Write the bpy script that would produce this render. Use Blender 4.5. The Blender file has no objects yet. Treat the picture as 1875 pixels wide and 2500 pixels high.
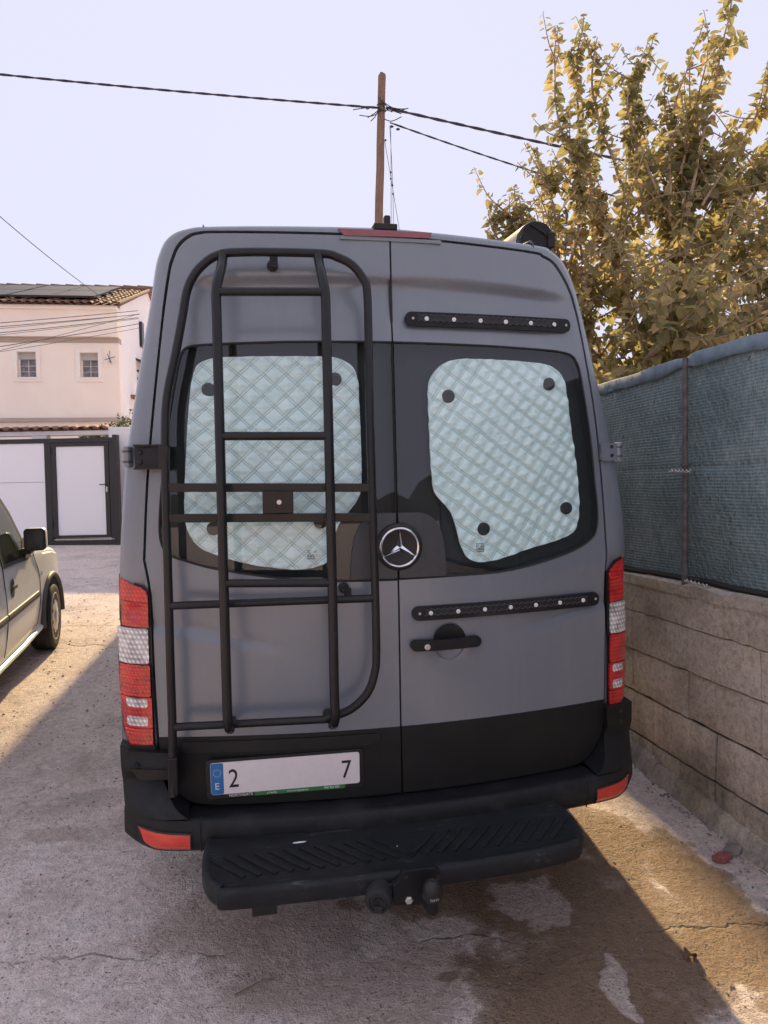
import bpy, bmesh, math, random
from math import sin, cos, pi, radians, sqrt, exp, log
from mathutils import Vector, Matrix, noise
from mathutils.geometry import delaunay_2d_cdt
random.seed(7)
S = bpy.context.scene
COL = S.collection

# ------------------------------------------------------------------ camera
cd = bpy.data.cameras.new("camera"); cam = bpy.data.objects.new("camera", cd); COL.objects.link(cam)
cd.sensor_fit = 'VERTICAL'; cd.sensor_height = 36.0; cd.sensor_width = 27.0
cd.lens = 24.98; cd.clip_start = 0.05; cd.clip_end = 3000
PITCH, ROLL = math.atan(50 / 1535), radians(1.16)
fw = Vector((0, cos(PITCH), -sin(PITCH))); rt = Vector((1, 0, 0)); up = rt.cross(fw)
r2 = rt * cos(ROLL) - up * sin(ROLL); u2 = up * cos(ROLL) + rt * sin(ROLL)
cam.matrix_world = Matrix(((r2.x, u2.x, -fw.x, 0), (r2.y, u2.y, -fw.y, 0), (r2.z, u2.z, -fw.z, 1.75), (0, 0, 0, 1)))
S.camera = cam

# ------------------------------------------------------------------ sky, sun, exposure
SUN_EL, SUN_AZ = radians(28.5), radians(-6.5)          # azimuth measured from +Y towards +X
w = bpy.data.worlds.new("World"); S.world = w; w.use_nodes = True
nt = w.node_tree; nt.nodes.clear()
out = nt.nodes.new("ShaderNodeOutputWorld"); bg = nt.nodes.new("ShaderNodeBackground")
sky = nt.nodes.new("ShaderNodeTexSky"); sky.sky_type = 'NISHITA'; sky.sun_disc = False
sky.sun_elevation = SUN_EL; sky.sun_rotation = SUN_AZ; sky.air_density = 1.2; sky.dust_density = 0.2; sky.ozone_density = 2.0
hz = nt.nodes.new("ShaderNodeMix"); hz.data_type = 'RGBA'; hz.inputs[0].default_value = 0.97
hz.inputs[7].default_value = (5.45, 5.48, 6.65, 1)      # even pale lavender haze
nt.links.new(sky.outputs[0], hz.inputs[6]); nt.links.new(hz.outputs[2], bg.inputs[0])
bg.inputs[1].default_value = 0.1
nt.links.new(bg.outputs[0], out.inputs[0])
sl = bpy.data.lights.new("sun", 'SUN'); sl.energy = 4.6; sl.angle = radians(1.2); sl.color = (1.0, 0.74, 0.38)
so = bpy.data.objects.new("sun", sl); COL.objects.link(so)
sd = Vector((sin(SUN_AZ) * cos(SUN_EL), cos(SUN_AZ) * cos(SUN_EL), sin(SUN_EL)))
so.rotation_euler = sd.to_track_quat('Z', 'Y').to_euler()
S.view_settings.view_transform = 'Standard'; S.view_settings.look = 'None'
S.view_settings.exposure = 0.58; S.view_settings.gamma = 1.0
S.cycles.max_bounces = 6; S.cycles.diffuse_bounces = 3; S.cycles.glossy_bounces = 3; S.cycles.transparent_max_bounces = 8; S.cycles.use_denoising = True; S.cycles.denoising_prefilter = 'ACCURATE'
S.cycles.use_adaptive_sampling = True; S.cycles.adaptive_threshold = 0.03; S.cycles.caustics_reflective = False; S.cycles.caustics_refractive = False; S.cycles.sample_clamp_indirect = 4.0

# ------------------------------------------------------------------ frames
PSI = radians(11.4); PIT = math.atan(.068)
VO = Vector((0.045, 2.72, 0.0))
EY = Vector((-sin(PSI), cos(PSI), 0))
def gz(x, y):
    s = (x - VO.x) * EY.x + (y - VO.y) * EY.y
    s = min(s, 40)
    return .068 * (.25 * log(1 + exp(s / .25)) if s < 20 else s)
VANM = Matrix.Translation(VO) @ Matrix.Rotation(PSI, 4, 'Z') @ Matrix.Rotation(PIT, 4, 'X')

# ------------------------------------------------------------------ material helper
class NB:
    def __init__(s, name):
        s.m = bpy.data.materials.new(name); s.m.use_nodes = True; s.t = s.m.node_tree
        s.b = s.t.nodes["Principled BSDF"]; s.o = s.t.nodes["Material Output"]; s._c = None
    def n(s, typ, **kw):
        n = s.t.nodes.new("ShaderNode" + typ)
        for k, v in kw.items(): setattr(n, k, v)
        return n
    def l(s, a, b): s.t.links.new(a, b)
    def co(s, kind='Object'):
        if s._c is None: s._c = s.n("TexCoord")
        return s._c.outputs[kind]
    def noise(s, scale, detail=4, rough=.55, vec=None, dist=0, dim=None):
        n = s.n("TexNoise"); n.inputs['Scale'].default_value = scale; n.inputs['Detail'].default_value = detail
        n.inputs['Roughness'].default_value = rough; n.inputs['Distortion'].default_value = dist
        s.l(vec if vec is not None else s.co(), n.inputs['Vector']); return n.outputs['Fac']
    def mapping(s, scale=(1, 1, 1), loc=(0, 0, 0), rot=(0, 0, 0), vec=None):
        n = s.n("Mapping"); n.inputs['Scale'].default_value = scale; n.inputs['Location'].default_value = loc; n.inputs['Rotation'].default_value = rot
        s.l(vec if vec is not None else s.co(), n.inputs['Vector']); return n.outputs[0]
    def ramp(s, fac, stops, interp='LINEAR'):
        r = s.n("ValToRGB"); e = r.color_ramp.elements; r.color_ramp.interpolation = interp
        while len(e) > 1: e.remove(e[-1])
        for i, (p, c) in enumerate(stops):
            if not hasattr(c, '__len__'): c = (c, c, c)
            el = e[0] if i == 0 else e.new(p)
            el.position = p; el.color = (*c[:3], 1)
        s.l(fac, r.inputs[0]); return r.outputs[0]
    def mix(s, fac, a, b, mode='MIX'):
        n = s.n("Mix"); n.data_type = 'RGBA'; n.blend_type = mode
        for sock, v in ((n.inputs[0], fac), (n.inputs[6], a), (n.inputs[7], b)):
            if isinstance(v, (int, float)): sock.default_value = v if sock.type == 'VALUE' else (v, v, v, 1)
            elif isinstance(v, tuple): sock.default_value = (*v[:3], 1)
            else: s.l(v, sock)
        return n.outputs[2]
    def math(s, op, a, b=None, c=None, clamp=False):
        n = s.n("Math", operation=op, use_clamp=clamp)
        for i, v in enumerate((a, b, c)):
            if v is None: continue
            if isinstance(v, (int, float)): n.inputs[i].default_value = v
            else: s.l(v, n.inputs[i])
        return n.outputs[0]
    def bump(s, h, strength=.3, dist=.01):
        n = s.n("Bump"); n.inputs['Strength'].default_value = strength; n.inputs['Distance'].default_value = dist
        s.l(h, n.inputs['Height']); s.l(n.outputs[0], s.b.inputs['Normal']); return n
    def set(s, **kw):
        for k, v in kw.items():
            sock = s.b.inputs[k.replace('_', ' ')]
            if isinstance(v, (int, float)): sock.default_value = v
            elif isinstance(v, tuple): sock.default_value = (*v[:3], 1)
            else: s.l(v, sock)
        return s

def simple(name, col, rough=.5, metal=0.0, var=.12, scale=30, bump=0.0, bscale=200, spec=.5):
    b = NB(name); f = b.noise(scale, 5)
    lo = tuple(c * (1 - var) for c in col); hi = tuple(min(1, c * (1 + var)) for c in col)
    b.set(Base_Color=b.ramp(f, [(.3, lo), (.7, hi)]), Roughness=rough, Metallic=metal)
    b.b.inputs['Specular IOR Level'].default_value = spec
    if bump: b.bump(b.noise(bscale, 3), bump, .002)
    return b.m

MT = {}
def paint_mat():
    b = NB("van_grey_paint")
    f = b.noise(3.0, 6, .6); g = b.noise(900, 2)
    c = b.mix(.5, b.ramp(f, [(.35, (.136, .155, .190)), (.7, (.154, .173, .211))]), b.ramp(g, [(.4, (.127, .145, .180)), (.62, (.167, .187, .226))]))
    dust = b.ramp(b.noise(1.6, 7, .65, vec=b.mapping((1.5, 1.5, .5))), [(.5, 0), (.75, 1)])
    c = b.mix(b.math('MULTIPLY', dust, .26), c, (.30, .295, .29))
    strk = b.ramp(b.noise(7, 6, .7, vec=b.mapping((4, 4, .18))), [(.52, 0), (.72, 1)])
    c = b.mix(b.math('MULTIPLY', strk, .06), c, (.33, .325, .32))
    b.set(Base_Color=c, Roughness=b.ramp(f, [(.3, .30), (.7, .42)]))
    b.b.inputs['Coat Weight'].default_value = 1.0; b.b.inputs['Coat Roughness'].default_value = .24; b.b.inputs['Coat IOR'].default_value = 1.65
    b.bump(g, .03, .001)
    return b.m
def blackpaint_mat():
    b = NB("rough_black_liner")
    g = b.noise(420, 3); f = b.noise(5, 6, .6)
    dust = b.ramp(b.noise(2.5, 8, .7, vec=b.mapping((1, 1, 2.0))), [(.48, 0), (.8, 1)])
    c = b.mix(b.math('MULTIPLY', dust, .30), b.ramp(f, [(.3, (.0075, .0075, .008)), (.7, (.013, .013, .0125))]), (.035, .033, .030))
    b.set(Base_Color=c, Roughness=.55); b.b.inputs['Specular IOR Level'].default_value = .3; b.bump(g, .35, .002); return b.m
def plastic_mat():
    b = NB("grained_black_plastic")
    g = b.noise(600, 3); f = b.noise(7, 8, .65)
    c = b.mix(b.ramp(f, [(.5, 0), (.78, .8)]), (.009, .0095, .011), (.042, .042, .043))
    b.set(Base_Color=c, Roughness=b.ramp(f, [(.3, .45), (.7, .7)])); b.b.inputs['Specular IOR Level'].default_value = .32; b.bump(g, .3, .0015); return b.m
def scuff_mat():
    b = NB("scuffed_step_plastic")
    g = b.noise(500, 3); f = b.noise(6, 6, .7); s1 = b.noise(24, 5, .75, vec=b.mapping((.5, 3.2, 1), rot=(0, 0, .25)))
    sc_ = b.math('MULTIPLY', b.ramp(s1, [(.55, 0), (.68, 1)]), b.ramp(f, [(.45, 0), (.65, 1)]))
    c = b.mix(b.math('MULTIPLY', sc_, .75), b.ramp(f, [(.3, (.007, .008, .010)), (.7, (.016, .017, .020))]), (.09, .09, .095))
    b.set(Base_Color=c, Roughness=.62); b.b.inputs['Specular IOR Level'].default_value = .35; b.bump(b.math('ADD', g, s1), .3, .0025); return b.m
def tube_mat():
    b = NB("ladder_black_powdercoat")
    g = b.noise(700, 2); f = b.noise(9, 5)
    b.set(Base_Color=b.ramp(f, [(.3, (.014, .0135, .015)), (.7, (.020, .0195, .021))]), Roughness=.24); b.b.inputs['Specular IOR Level'].default_value = .3; b.bump(g, .06, .001); return b.m
def glass_mat(name, tint, extra=.0):
    m = bpy.data.materials.new(name); m.use_nodes = True; t = m.node_tree; t.nodes.clear()
    o = t.nodes.new("ShaderNodeOutputMaterial"); mx = t.nodes.new("ShaderNodeMixShader"); tr = t.nodes.new("ShaderNodeBsdfTransparent"); gl = t.nodes.new("ShaderNodeBsdfGlossy")
    fr = t.nodes.new("ShaderNodeFresnel"); ge = t.nodes.new('ShaderNodeNewGeometry'); mr_ = t.nodes.new('ShaderNodeMapRange'); mr_.inputs['To Min'].default_value = 1.52; mr_.inputs['To Max'].default_value = 1 / 1.52
    t.links.new(ge.outputs['Backfacing'], mr_.inputs['Value']); t.links.new(mr_.outputs[0], fr.inputs[0])
    ma = t.nodes.new("ShaderNodeMath"); ma.operation = 'MULTIPLY_ADD'; ma.inputs[1].default_value = .95; ma.inputs[2].default_value = extra; ma.use_clamp = True
    tr.inputs[0].default_value = (*tint, 1); gl.inputs['Roughness'].default_value = .012; gl.inputs[0].default_value = (.95, .95, 1, 1)
    t.links.new(fr.outputs[0], ma.inputs[0]); t.links.new(ma.outputs[0], mx.inputs[0]); t.links.new(tr.outputs[0], mx.inputs[1]); t.links.new(gl.outputs[0], mx.inputs[2]); t.links.new(mx.outputs[0], o.inputs[0])
    return m
def foil_mat():
    b = NB("pale_foil_quilt")
    f = b.noise(9, 6, .6, vec=b.mapping((1, 1, 2.6)), dist=1.2); g = b.noise(45, 4, .6, vec=b.mapping((.8, 1, 3.2)), dist=.8)
    c = b.ramp(f, [(.25, (.66, .80, .81)), (.55, (.82, .93, .93)), (.8, (.92, .97, .96))])
    b.set(Base_Color=c, Roughness=.4, Metallic=.0)
    h = b.math('ADD', b.math('MULTIPLY', f, .5), b.math('MULTIPLY', g, .4)); b.bump(h, .4, .012); return b.m
def lens_mat(name, c0, c1, rough=.12, rib=0):
    b = NB(name); f = b.noise(22, 3)
    if rib:
        sx = b.n("SeparateXYZ"); b.l(b.co(), sx.inputs[0])
        def tri(o, p): return b.math('MULTIPLY', b.math('ABSOLUTE', b.math('SUBTRACT', b.math('FRACT', b.math('MULTIPLY', o, 1 / p)), .5)), 2)
        g = b.math('MULTIPLY', tri(b.math('ADD', sx.outputs['X'], b.math('MULTIPLY', sx.outputs['Z'], .45)), rib), tri(sx.outputs['Z'], rib * 1.15))
        f = b.math('ADD', b.math('MULTIPLY', f, .72), b.math('MULTIPLY', g, .45))
    b.set(Base_Color=b.ramp(f, [(.22, c0), (.75, c1)]), Roughness=rough); b.b.inputs['Coat Weight'].default_value = .8; b.b.inputs['Coat Roughness'].default_value = .05
    return b.m
def ground_mat():
    b = NB("worn_concrete_yard")
    geo = b.n("NewGeometry"); P = geo.outputs['Position']
    wn = b.n("TexNoise"); wn.inputs['Scale'].default_value = 2.3; wn.inputs['Detail'].default_value = 5; b.l(P, wn.inputs['Vector'])
    sub = b.n("VectorMath", operation='SUBTRACT'); b.l(wn.outputs['Color'], sub.inputs[0]); sub.inputs[1].default_value = (.5, .5, .5)
    sc = b.n("VectorMath", operation='SCALE'); b.l(sub.outputs[0], sc.inputs[0]); sc.inputs['Scale'].default_value = .42
    ad = b.n("VectorMath", operation='ADD'); b.l(P, ad.inputs[0]); b.l(sc.outputs[0], ad.inputs[1])
    W = ad.outputs[0]
    def blobs(lst):
        acc = None
        for (x, y, rx, ry) in lst:
            mp = b.n("Mapping"); mp.vector_type = 'POINT'; mp.inputs['Location'].default_value = (-x / rx, -y / ry, 0); mp.inputs['Scale'].default_value = (1 / rx, 1 / ry, 0)
            b.l(W, mp.inputs['Vector'])
            ln = b.n("VectorMath", operation='LENGTH'); b.l(mp.outputs[0], ln.inputs[0])
            v = b.math('SUBTRACT', 1.0, ln.outputs['Value'])
            acc = v if acc is None else b.math('MAXIMUM', acc, v)
        nz_ = b.math('ADD', b.math('MULTIPLY', b.math('SUBTRACT', b.noise(3.2, 5, .6, vec=P), .5), 1.7), b.math('MULTIPLY', b.math('SUBTRACT', b.noise(14, 4, .6, vec=P), .5), .35))
        return b.ramp(b.math('ADD', acc, nz_), [(.0, 0), (.09, .7), (.32, 1)])
    big = b.noise(.55, 6, .6, vec=P); mid = b.noise(2.6, 5, .68, vec=P); fine = b.noise(26, 5, .72, vec=P); grit = b.noise(170, 3, .6, vec=P)
    base = b.ramp(mid, [(.28, (.68, .55, .49)), (.5, (.94, .785, .715)), (.72, (.99, .895, .835))])
    base = b.mix(b.ramp(big, [(.38, 0), (.68, .55)]), base, (.92, .755, .68))
    base = b.mix(.55, base, b.ramp(fine, [(.30, .40), (.5, .95), (.70, 1.3)]), 'MULTIPLY')
    base = b.mix(.5, base, b.ramp(grit, [(.33, .35), (.5, 1.0), (.68, 1.35)]), 'MULTIPLY')
    sp = b.n("TexVoronoi"); sp.inputs['Scale'].default_value = 55; b.l(P, sp.inputs['Vector'])
    spk = b.math('MULTIPLY', b.ramp(sp.outputs['Distance'], [(.16, 1), (.30, 0)]), b.ramp(b.noise(9, 5, .7, vec=P), [(.46, 0), (.6, 1)]))
    base = b.mix(b.math('MULTIPLY', spk, .6), base, (.17, .135, .12))
    # dirt lying in the worn hollows
    dirt = b.ramp(b.noise(1.7, 5, .72, vec=W), [(.52, 0), (.66, 1)])
    base = b.mix(b.math('MULTIPLY', dirt, .42), base, (.38, .31, .28))
    # oily red-brown film behind the bumper
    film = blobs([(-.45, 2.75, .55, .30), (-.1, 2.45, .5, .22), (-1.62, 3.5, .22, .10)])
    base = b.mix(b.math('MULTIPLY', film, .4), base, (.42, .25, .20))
    # damp patch
    wet = blobs([(.66, 2.30, .42, .45), (.55, 3.0, .6, .34), (.90, 2.72, .40, .42), (1.28, 2.62, .34, .22), (1.05, 3.35, .2, .5), (1.34, 2.98, .16, .5), (1.5, 2.2, .3, .25)])
    dry = blobs([(.57, 2.93, .17, .17), (.78, 2.44, .05, .15)])
    wet = b.math('MULTIPLY', wet, b.math('SUBTRACT', 1.0, b.math('MULTIPLY', dry, .75)), clamp=True)
    base = b.mix(b.math('MULTIPLY', wet, .9), base, b.mix(.68, (.30, .205, .115), base, 'MULTIPLY'))
    # cracks
    vo = b.n("TexVoronoi", feature='DISTANCE_TO_EDGE'); vo.inputs['Scale'].default_value = 1.0
    wn2 = b.n("TexNoise"); wn2.inputs['Scale'].default_value = 5; wn2.inputs['Detail'].default_value = 6; b.l(P, wn2.inputs['Vector'])
    ad2 = b.n("VectorMath", operation='MULTIPLY_ADD'); b.l(wn2.outputs['Color'], ad2.inputs[0]); ad2.inputs[1].default_value = (.35, .35, 0); b.l(P, ad2.inputs[2])
    mp_ = b.n('Mapping'); mp_.inputs['Scale'].default_value = (.20, .62, 1); mp_.inputs['Rotation'].default_value = (0, 0, -.15); b.l(ad2.outputs[0], mp_.inputs['Vector']); b.l(mp_.outputs[0], vo.inputs['Vector'])
    crk = b.math('MULTIPLY', b.ramp(vo.outputs['Distance'], [(0, 1), (.006, 0)]), b.ramp(b.noise(1.1, 3, .5, vec=P), [(.48, 0), (.6, 1)]))
    base = b.mix(b.math('MULTIPLY', crk, .6), base, (.10, .085, .075))
    b.set(Base_Color=base, Roughness=b.math('SUBTRACT', .92, b.math('MULTIPLY', wet, .30)))
    h = b.math('ADD', b.math('MULTIPLY', fine, .9), b.math('MULTIPLY', grit, .35)); h = b.math('ADD', h, b.math('MULTIPLY', mid, 1.6)); h = b.math('SUBTRACT', h, b.math('MULTIPLY', crk, .7)); h = b.math('SUBTRACT', h, b.math('MULTIPLY', spk, .35)); h = b.math('ADD', h, b.math('MULTIPLY', b.noise(70, 4, .7, vec=P), .5))
    b.bump(h, 1.0, .03); return b.m
def block_mat():
    b = NB("stained_concrete_block")
    P = b.n("NewGeometry").outputs['Position']
    oi = b.n("ObjectInfo").outputs['Random']
    mid = b.noise(3.1, 5, .65, vec=P); fine = b.noise(38, 4, .7, vec=P); grit = b.noise(190, 3, vec=P)
    c = b.ramp(mid, [(.25, (.55, .45, .36)), (.5, (.78, .67, .56)), (.75, (.88, .79, .69))])
    c = b.mix(.35, c, b.ramp(oi, [(0, (.60, .51, .42)), (1, (.84, .74, .63))]))
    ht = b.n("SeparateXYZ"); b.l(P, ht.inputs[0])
    drip = b.noise(4.5, 6, .7, vec=b.mapping((1, 1, .22), vec=P))
    soot = b.ramp(b.noise(1.3, 6, .65, vec=b.mapping((1, 1, 1.6), vec=P)), [(.47, 0), (.62, 1)])
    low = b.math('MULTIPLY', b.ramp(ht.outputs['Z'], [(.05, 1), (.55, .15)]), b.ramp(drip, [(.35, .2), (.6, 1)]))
    c = b.mix(b.math('MULTIPLY', soot, .5), c, (.24, .185, .145))
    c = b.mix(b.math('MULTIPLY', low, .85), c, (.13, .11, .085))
    c = b.mix(b.ramp(b.noise(2.2, 5, .6, vec=P), [(.55, 0), (.72, .6)]), c, (.60, .47, .22))
    c = b.mix(.65, c, b.ramp(fine, [(.3, .55), (.5, 1.1), (.7, 1.4)]), 'MULTIPLY'); c = b.mix(.4, c, b.ramp(grit, [(.35, .5), (.6, 1.25)]), 'MULTIPLY')
    b.set(Base_Color=c, Roughness=.93)
    b.bump(b.math('ADD', b.math('MULTIPLY', fine, .9), b.math('MULTIPLY', grit, .4)), 1.0, .016); return b.m
def cloth_mat():
    b = NB("blue_green_shade_cloth")
    P = b.n("NewGeometry").outputs['Position']
    f = b.noise(3.5, 6, .6, vec=P); g = b.noise(90, 3, vec=b.mapping((1, 1, .25), vec=P))
    c = b.ramp(f, [(.3, (.125, .19, .212)), (.55, (.20, .285, .31)), (.75, (.31, .39, .41))])
    c = b.mix(.5, c, b.ramp(g, [(.35, .5), (.6, 1.3)]), 'MULTIPLY')
    hole = b.ramp(b.noise(17, 2, vec=P), [(.70, 0), (.74, 1)])
    c = b.mix(b.math('MULTIPLY', hole, .75), c, (.03, .04, .045))
    b.set(Base_Color=c, Roughness=.62)
    b.bump(g, .35, .003); return b.m
def leaf_mat():
    m = bpy.data.materials.new("autumn_leaf"); m.use_nodes = True; t = m.node_tree; t.nodes.clear()
    o = t.nodes.new("ShaderNodeOutputMaterial"); mx = t.nodes.new("ShaderNodeMixShader"); d = t.nodes.new("ShaderNodeBsdfPrincipled"); tr = t.nodes.new("ShaderNodeBsdfTranslucent")
    at = t.nodes.new("ShaderNodeAttribute"); at.attribute_name = "tint"
    r = t.nodes.new("ShaderNodeValToRGB"); e = r.color_ramp.elements
    e[0].position = 0; e[0].color = (.13, .14, .08, 1); e[1].position = 1; e[1].color = (.50, .38, .22, 1)
    for p, c in ((.35, (.225, .215, .12, 1)), (.65, (.345, .30, .175, 1)), (.9, (.42, .33, .205, 1))):
        x = e.new(p); x.color = c
    oi = t.nodes.new("ShaderNodeNewGeometry"); nz = t.nodes.new("ShaderNodeTexNoise"); nz.inputs['Scale'].default_value = 1.1; nz.inputs['Detail'].default_value = 2
    t.links.new(oi.outputs['Position'], nz.inputs['Vector'])
    ad = t.nodes.new("ShaderNodeMath"); ad.operation = 'MULTIPLY_ADD'; ad.inputs[1].default_value = .9; t.links.new(nz.outputs['Fac'], ad.inputs[0])
    sb = t.nodes.new("ShaderNodeMath"); sb.operation = 'SUBTRACT'; sb.inputs[1].default_value = .42; t.links.new(at.outputs['Fac'], sb.inputs[0]); t.links.new(sb.outputs[0], ad.inputs[2])
    t.links.new(ad.outputs[0], r.inputs[0]); t.links.new(r.outputs[0], d.inputs['Base Color']); d.inputs['Roughness'].default_value = .5
    hs = t.nodes.new("ShaderNodeMix"); hs.data_type = 'RGBA'; hs.blend_type = 'MULTIPLY'; hs.inputs[0].default_value = 1; hs.inputs[7].default_value = (1.5, 1.45, 1.08, 1)
    t.links.new(r.outputs[0], hs.inputs[6]); t.links.new(hs.outputs[2], tr.inputs[0])
    mx.inputs[0].default_value = .6; t.links.new(d.outputs[0], mx.inputs[1]); t.links.new(tr.outputs[0], mx.inputs[2]); t.links.new(mx.outputs[0], o.inputs[0])
    return m
def stucco(name, col, var=.06):
    b = NB(name); P = b.n("NewGeometry").outputs['Position']
    f = b.noise(1.2, 6, .6, vec=P); g = b.noise(60, 4, vec=P)
    b.set(Base_Color=b.ramp(f, [(.3, tuple(c * (1 - var) for c in col)), (.7, tuple(min(.95, c * (1 + var * .5)) for c in col))]), Roughness=.9); b.bump(g, .3, .006); return b.m
def ribbed(name, col, scale):
    b = NB(name); wv = b.n("TexWave", wave_type='BANDS', bands_direction='Z'); wv.inputs['Scale'].default_value = scale; wv.inputs['Distortion'].default_value = 0
    b.l(b.n("NewGeometry").outputs['Position'], wv.inputs['Vector'])
    b.set(Base_Color=b.mix(.2, col, b.ramp(wv.outputs['Fac'], [(0, .6), (.3, 1)]), 'MULTIPLY'), Roughness=.45); b.bump(wv.outputs['Fac'], .15, .004); return b.m
def tile_mat():
    b = NB("terracotta_tile"); oi = b.n("ObjectInfo").outputs['Random']; P = b.n("NewGeometry").outputs['Position']
    c = b.mix(.5, b.ramp(oi, [(0, (.13, .060, .042)), (.5, (.20, .098, .068)), (1, (.27, .155, .11))]), b.ramp(b.noise(7, 6, .65, vec=P), [(.3, (.12, .075, .055)), (.7, (.33, .18, .12))]))
    b.set(Base_Color=c, Roughness=.85); b.bump(b.noise(60, 4, vec=P), .3, .004); return b.m
def wood_mat():
    b = NB("weathered_pole_wood"); f = b.noise(6, 8, .7, vec=b.mapping((9, 9, .5))); g = b.noise(25, 5, vec=b.mapping((6, 6, .3)))
    c = b.ramp(f, [(.3, (.10, .06, .045)), (.5, (.20, .125, .09)), (.72, (.30, .20, .15))])
    b.set(Base_Color=c, Roughness=.85); b.bump(g, .6, .02); return b.m

MT['paint'] = paint_mat(); MT['liner'] = blackpaint_mat(); MT['plastic'] = plastic_mat(); MT['tube'] = tube_mat(); MT['scuff'] = scuff_mat()
MT['glass'] = glass_mat("tinted_rear_glass", (.915, .985, .985), .012); MT['carglass'] = glass_mat("car_side_glass", (.62, .72, .66), .10)
MT['housepane'] = glass_mat('house_window_pane', (.75, .75, .77), .0); MT['foil'] = foil_mat(); MT['void'] = simple("dark_interior", (.008, .008, .009), .7)
MT['frit'] = simple("black_glass_edge", (.010, .010, .012), .35)
MT['badge'] = simple("satin_badge_panel", (.045, .046, .052), .42, var=.1)
MT['red'] = lens_mat("red_lens", (.20, .006, .008), (.80, .022, .018), .12, .014); MT['clear'] = lens_mat("clear_lens", (.16, .15, .155), (.98, .95, .95), .1, .016)
MT['redtop'] = lens_mat("dull_red_brake_lens", (.17, .018, .028), (.24, .028, .036), .25); MT['refl'] = lens_mat("orange_red_reflector", (.62, .035, .02), (.78, .06, .035), .2)
MT['chrome'] = simple("chrome", (.82, .82, .84), .12, 1.0, .03); MT['steel'] = simple("zinc_steel", (.62, .60, .58), .35, .8, .1)
MT['white'] = simple("white_print", (.80, .79, .80), .5, var=.03); MT['platew'] = simple("plate_white", (.80, .74, .76), .35, var=.03)
MT['eublue'] = simple("plate_blue", (.03, .16, .42), .4, var=.05); MT['black'] = simple("plain_black", (.012, .012, .012), .5); MT['green'] = simple("green_sticker", (.05, .20, .07), .45, var=.1)
MT['rubber'] = simple("rubber", (.018, .018, .018), .75, var=.25, bump=.2); MT['ground'] = ground_mat(); MT['block'] = block_mat(); MT['cloth'] = cloth_mat()
MT['hem'] = simple("pale_blue_hem", (.17, .235, .29), .7, var=.25, scale=14, bump=.3); MT['wire'] = simple("galvanised_wire", (.30, .31, .30), .5, .5)
MT['rust'] = simple("rusty_post_steel", (.15, .13, .13), .75, .1, .35, 25, .4, 90); MT['leaf'] = leaf_mat(); MT['bark'] = simple("pale_bark", (.27, .19, .13), .85, var=.35, scale=18, bump=.4, bscale=60)
MT['twig'] = simple("pale_shoot", (.34, .25, .17), .75, var=.25, scale=30)
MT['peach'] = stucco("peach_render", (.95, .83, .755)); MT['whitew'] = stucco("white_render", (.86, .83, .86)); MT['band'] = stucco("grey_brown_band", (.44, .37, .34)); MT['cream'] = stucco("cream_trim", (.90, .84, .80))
MT['tile'] = tile_mat(); MT['solar'] = simple('solar_glass', (.05, .05, .065), .5, .0, .15, spec=.25); MT['panel'] = simple("dark_gloss_glass", (.030, .032, .042), .16, .1, .15); MT['alu'] = simple("dark_aluminium", (.028, .026, .028), .4, .2); MT['alul'] = simple("bare_aluminium", (.55, .55, .56), .35, .8)
MT['gatew'] = ribbed("white_gate_sheet", (.90, .88, .90), 26); MT['shutter'] = ribbed("grey_shutter", (.50, .47, .46), 55); MT['curtain'] = simple("net_curtain", (.40, .36, .36), .9, var=.35, scale=14)
MT['wood'] = wood_mat(); MT['cable'] = simple("cable_black", (.022, .022, .026), .6); MT['cablel'] = simple("thin_grey_cable", (.14, .14, .15), .6)
MT['carw'] = simple("cream_white_car_paint", (.93, .92, .84), .26, 0, .03, 5); MT['trim'] = simple("grey_car_trim", (.085, .082, .080), .6); MT['rim'] = simple("silver_wheel_cover", (.56, .54, .48), .35, .3)
MT['amber'] = lens_mat("amber_lens", (.75, .60, .40), (.85, .75, .6)); MT['brickred'] = simple("red_brick_bit", (.30, .10, .09), .95, var=.4, scale=40, bump=.6, bscale=80)
MT['stone'] = simple("grey_pebble", (.24, .21, .19), .9, var=.4, scale=8); MT['dryleaf'] = simple("dry_leaf", (.16, .085, .05), .8, var=.4, scale=40); MT['green2'] = simple("hedge_leaf", (.10, .13, .04), .7, var=.5, scale=9)
MT['hill'] = simple("far_hill", (.055, .05, .052), .95, var=.4, scale=.03); MT['creamtube'] = simple("cream_ribbed_roll", (.72, .68, .55), .6); MT['thread'] = simple('grey_thread', (.42, .52, .53), .6); MT['darkmortar'] = simple('dark_joint_mortar', (.075, .06, .05), .95, var=.4, scale=12, bump=.5, bscale=60); MT['awn'] = simple('awning_grey', (.20, .20, .22), .75); MT['timber'] = simple("grey_timber", (.33, .27, .24), .85, var=.3, scale=20)

# ------------------------------------------------------------------ mesh helpers
def link(o, parent=None):
    COL.objects.link(o)
    if parent is not None: o.parent = parent
    return o
def mk(name, verts, faces, mat, parent=None, smooth=False, ang=35):
    me = bpy.data.meshes.new(name); me.from_pydata([tuple(v) for v in verts], [], faces); me.update()
    me.materials.append(MT[mat] if isinstance(mat, str) else mat)
    bm = bmesh.new(); bm.from_mesh(me); bmesh.ops.recalc_face_normals(bm, faces=bm.faces); bm.to_mesh(me); bm.free()
    if smooth:
        me.polygons.foreach_set('use_smooth', [True] * len(me.polygons)); me.set_sharp_from_angle(angle=radians(ang))
    return link(bpy.data.objects.new(name, me), parent)
def thing(name, label, cat, loc=(0, 0, 0), rot=None, mat=None, group=None):
    o = bpy.data.objects.new(name, None); o.empty_display_size = .2; COL.objects.link(o)
    if mat is not None: o.matrix_world = mat
    else:
        o.location = loc
        if rot: o.rotation_euler = rot
    tag(o, label, cat, group); return o
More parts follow.
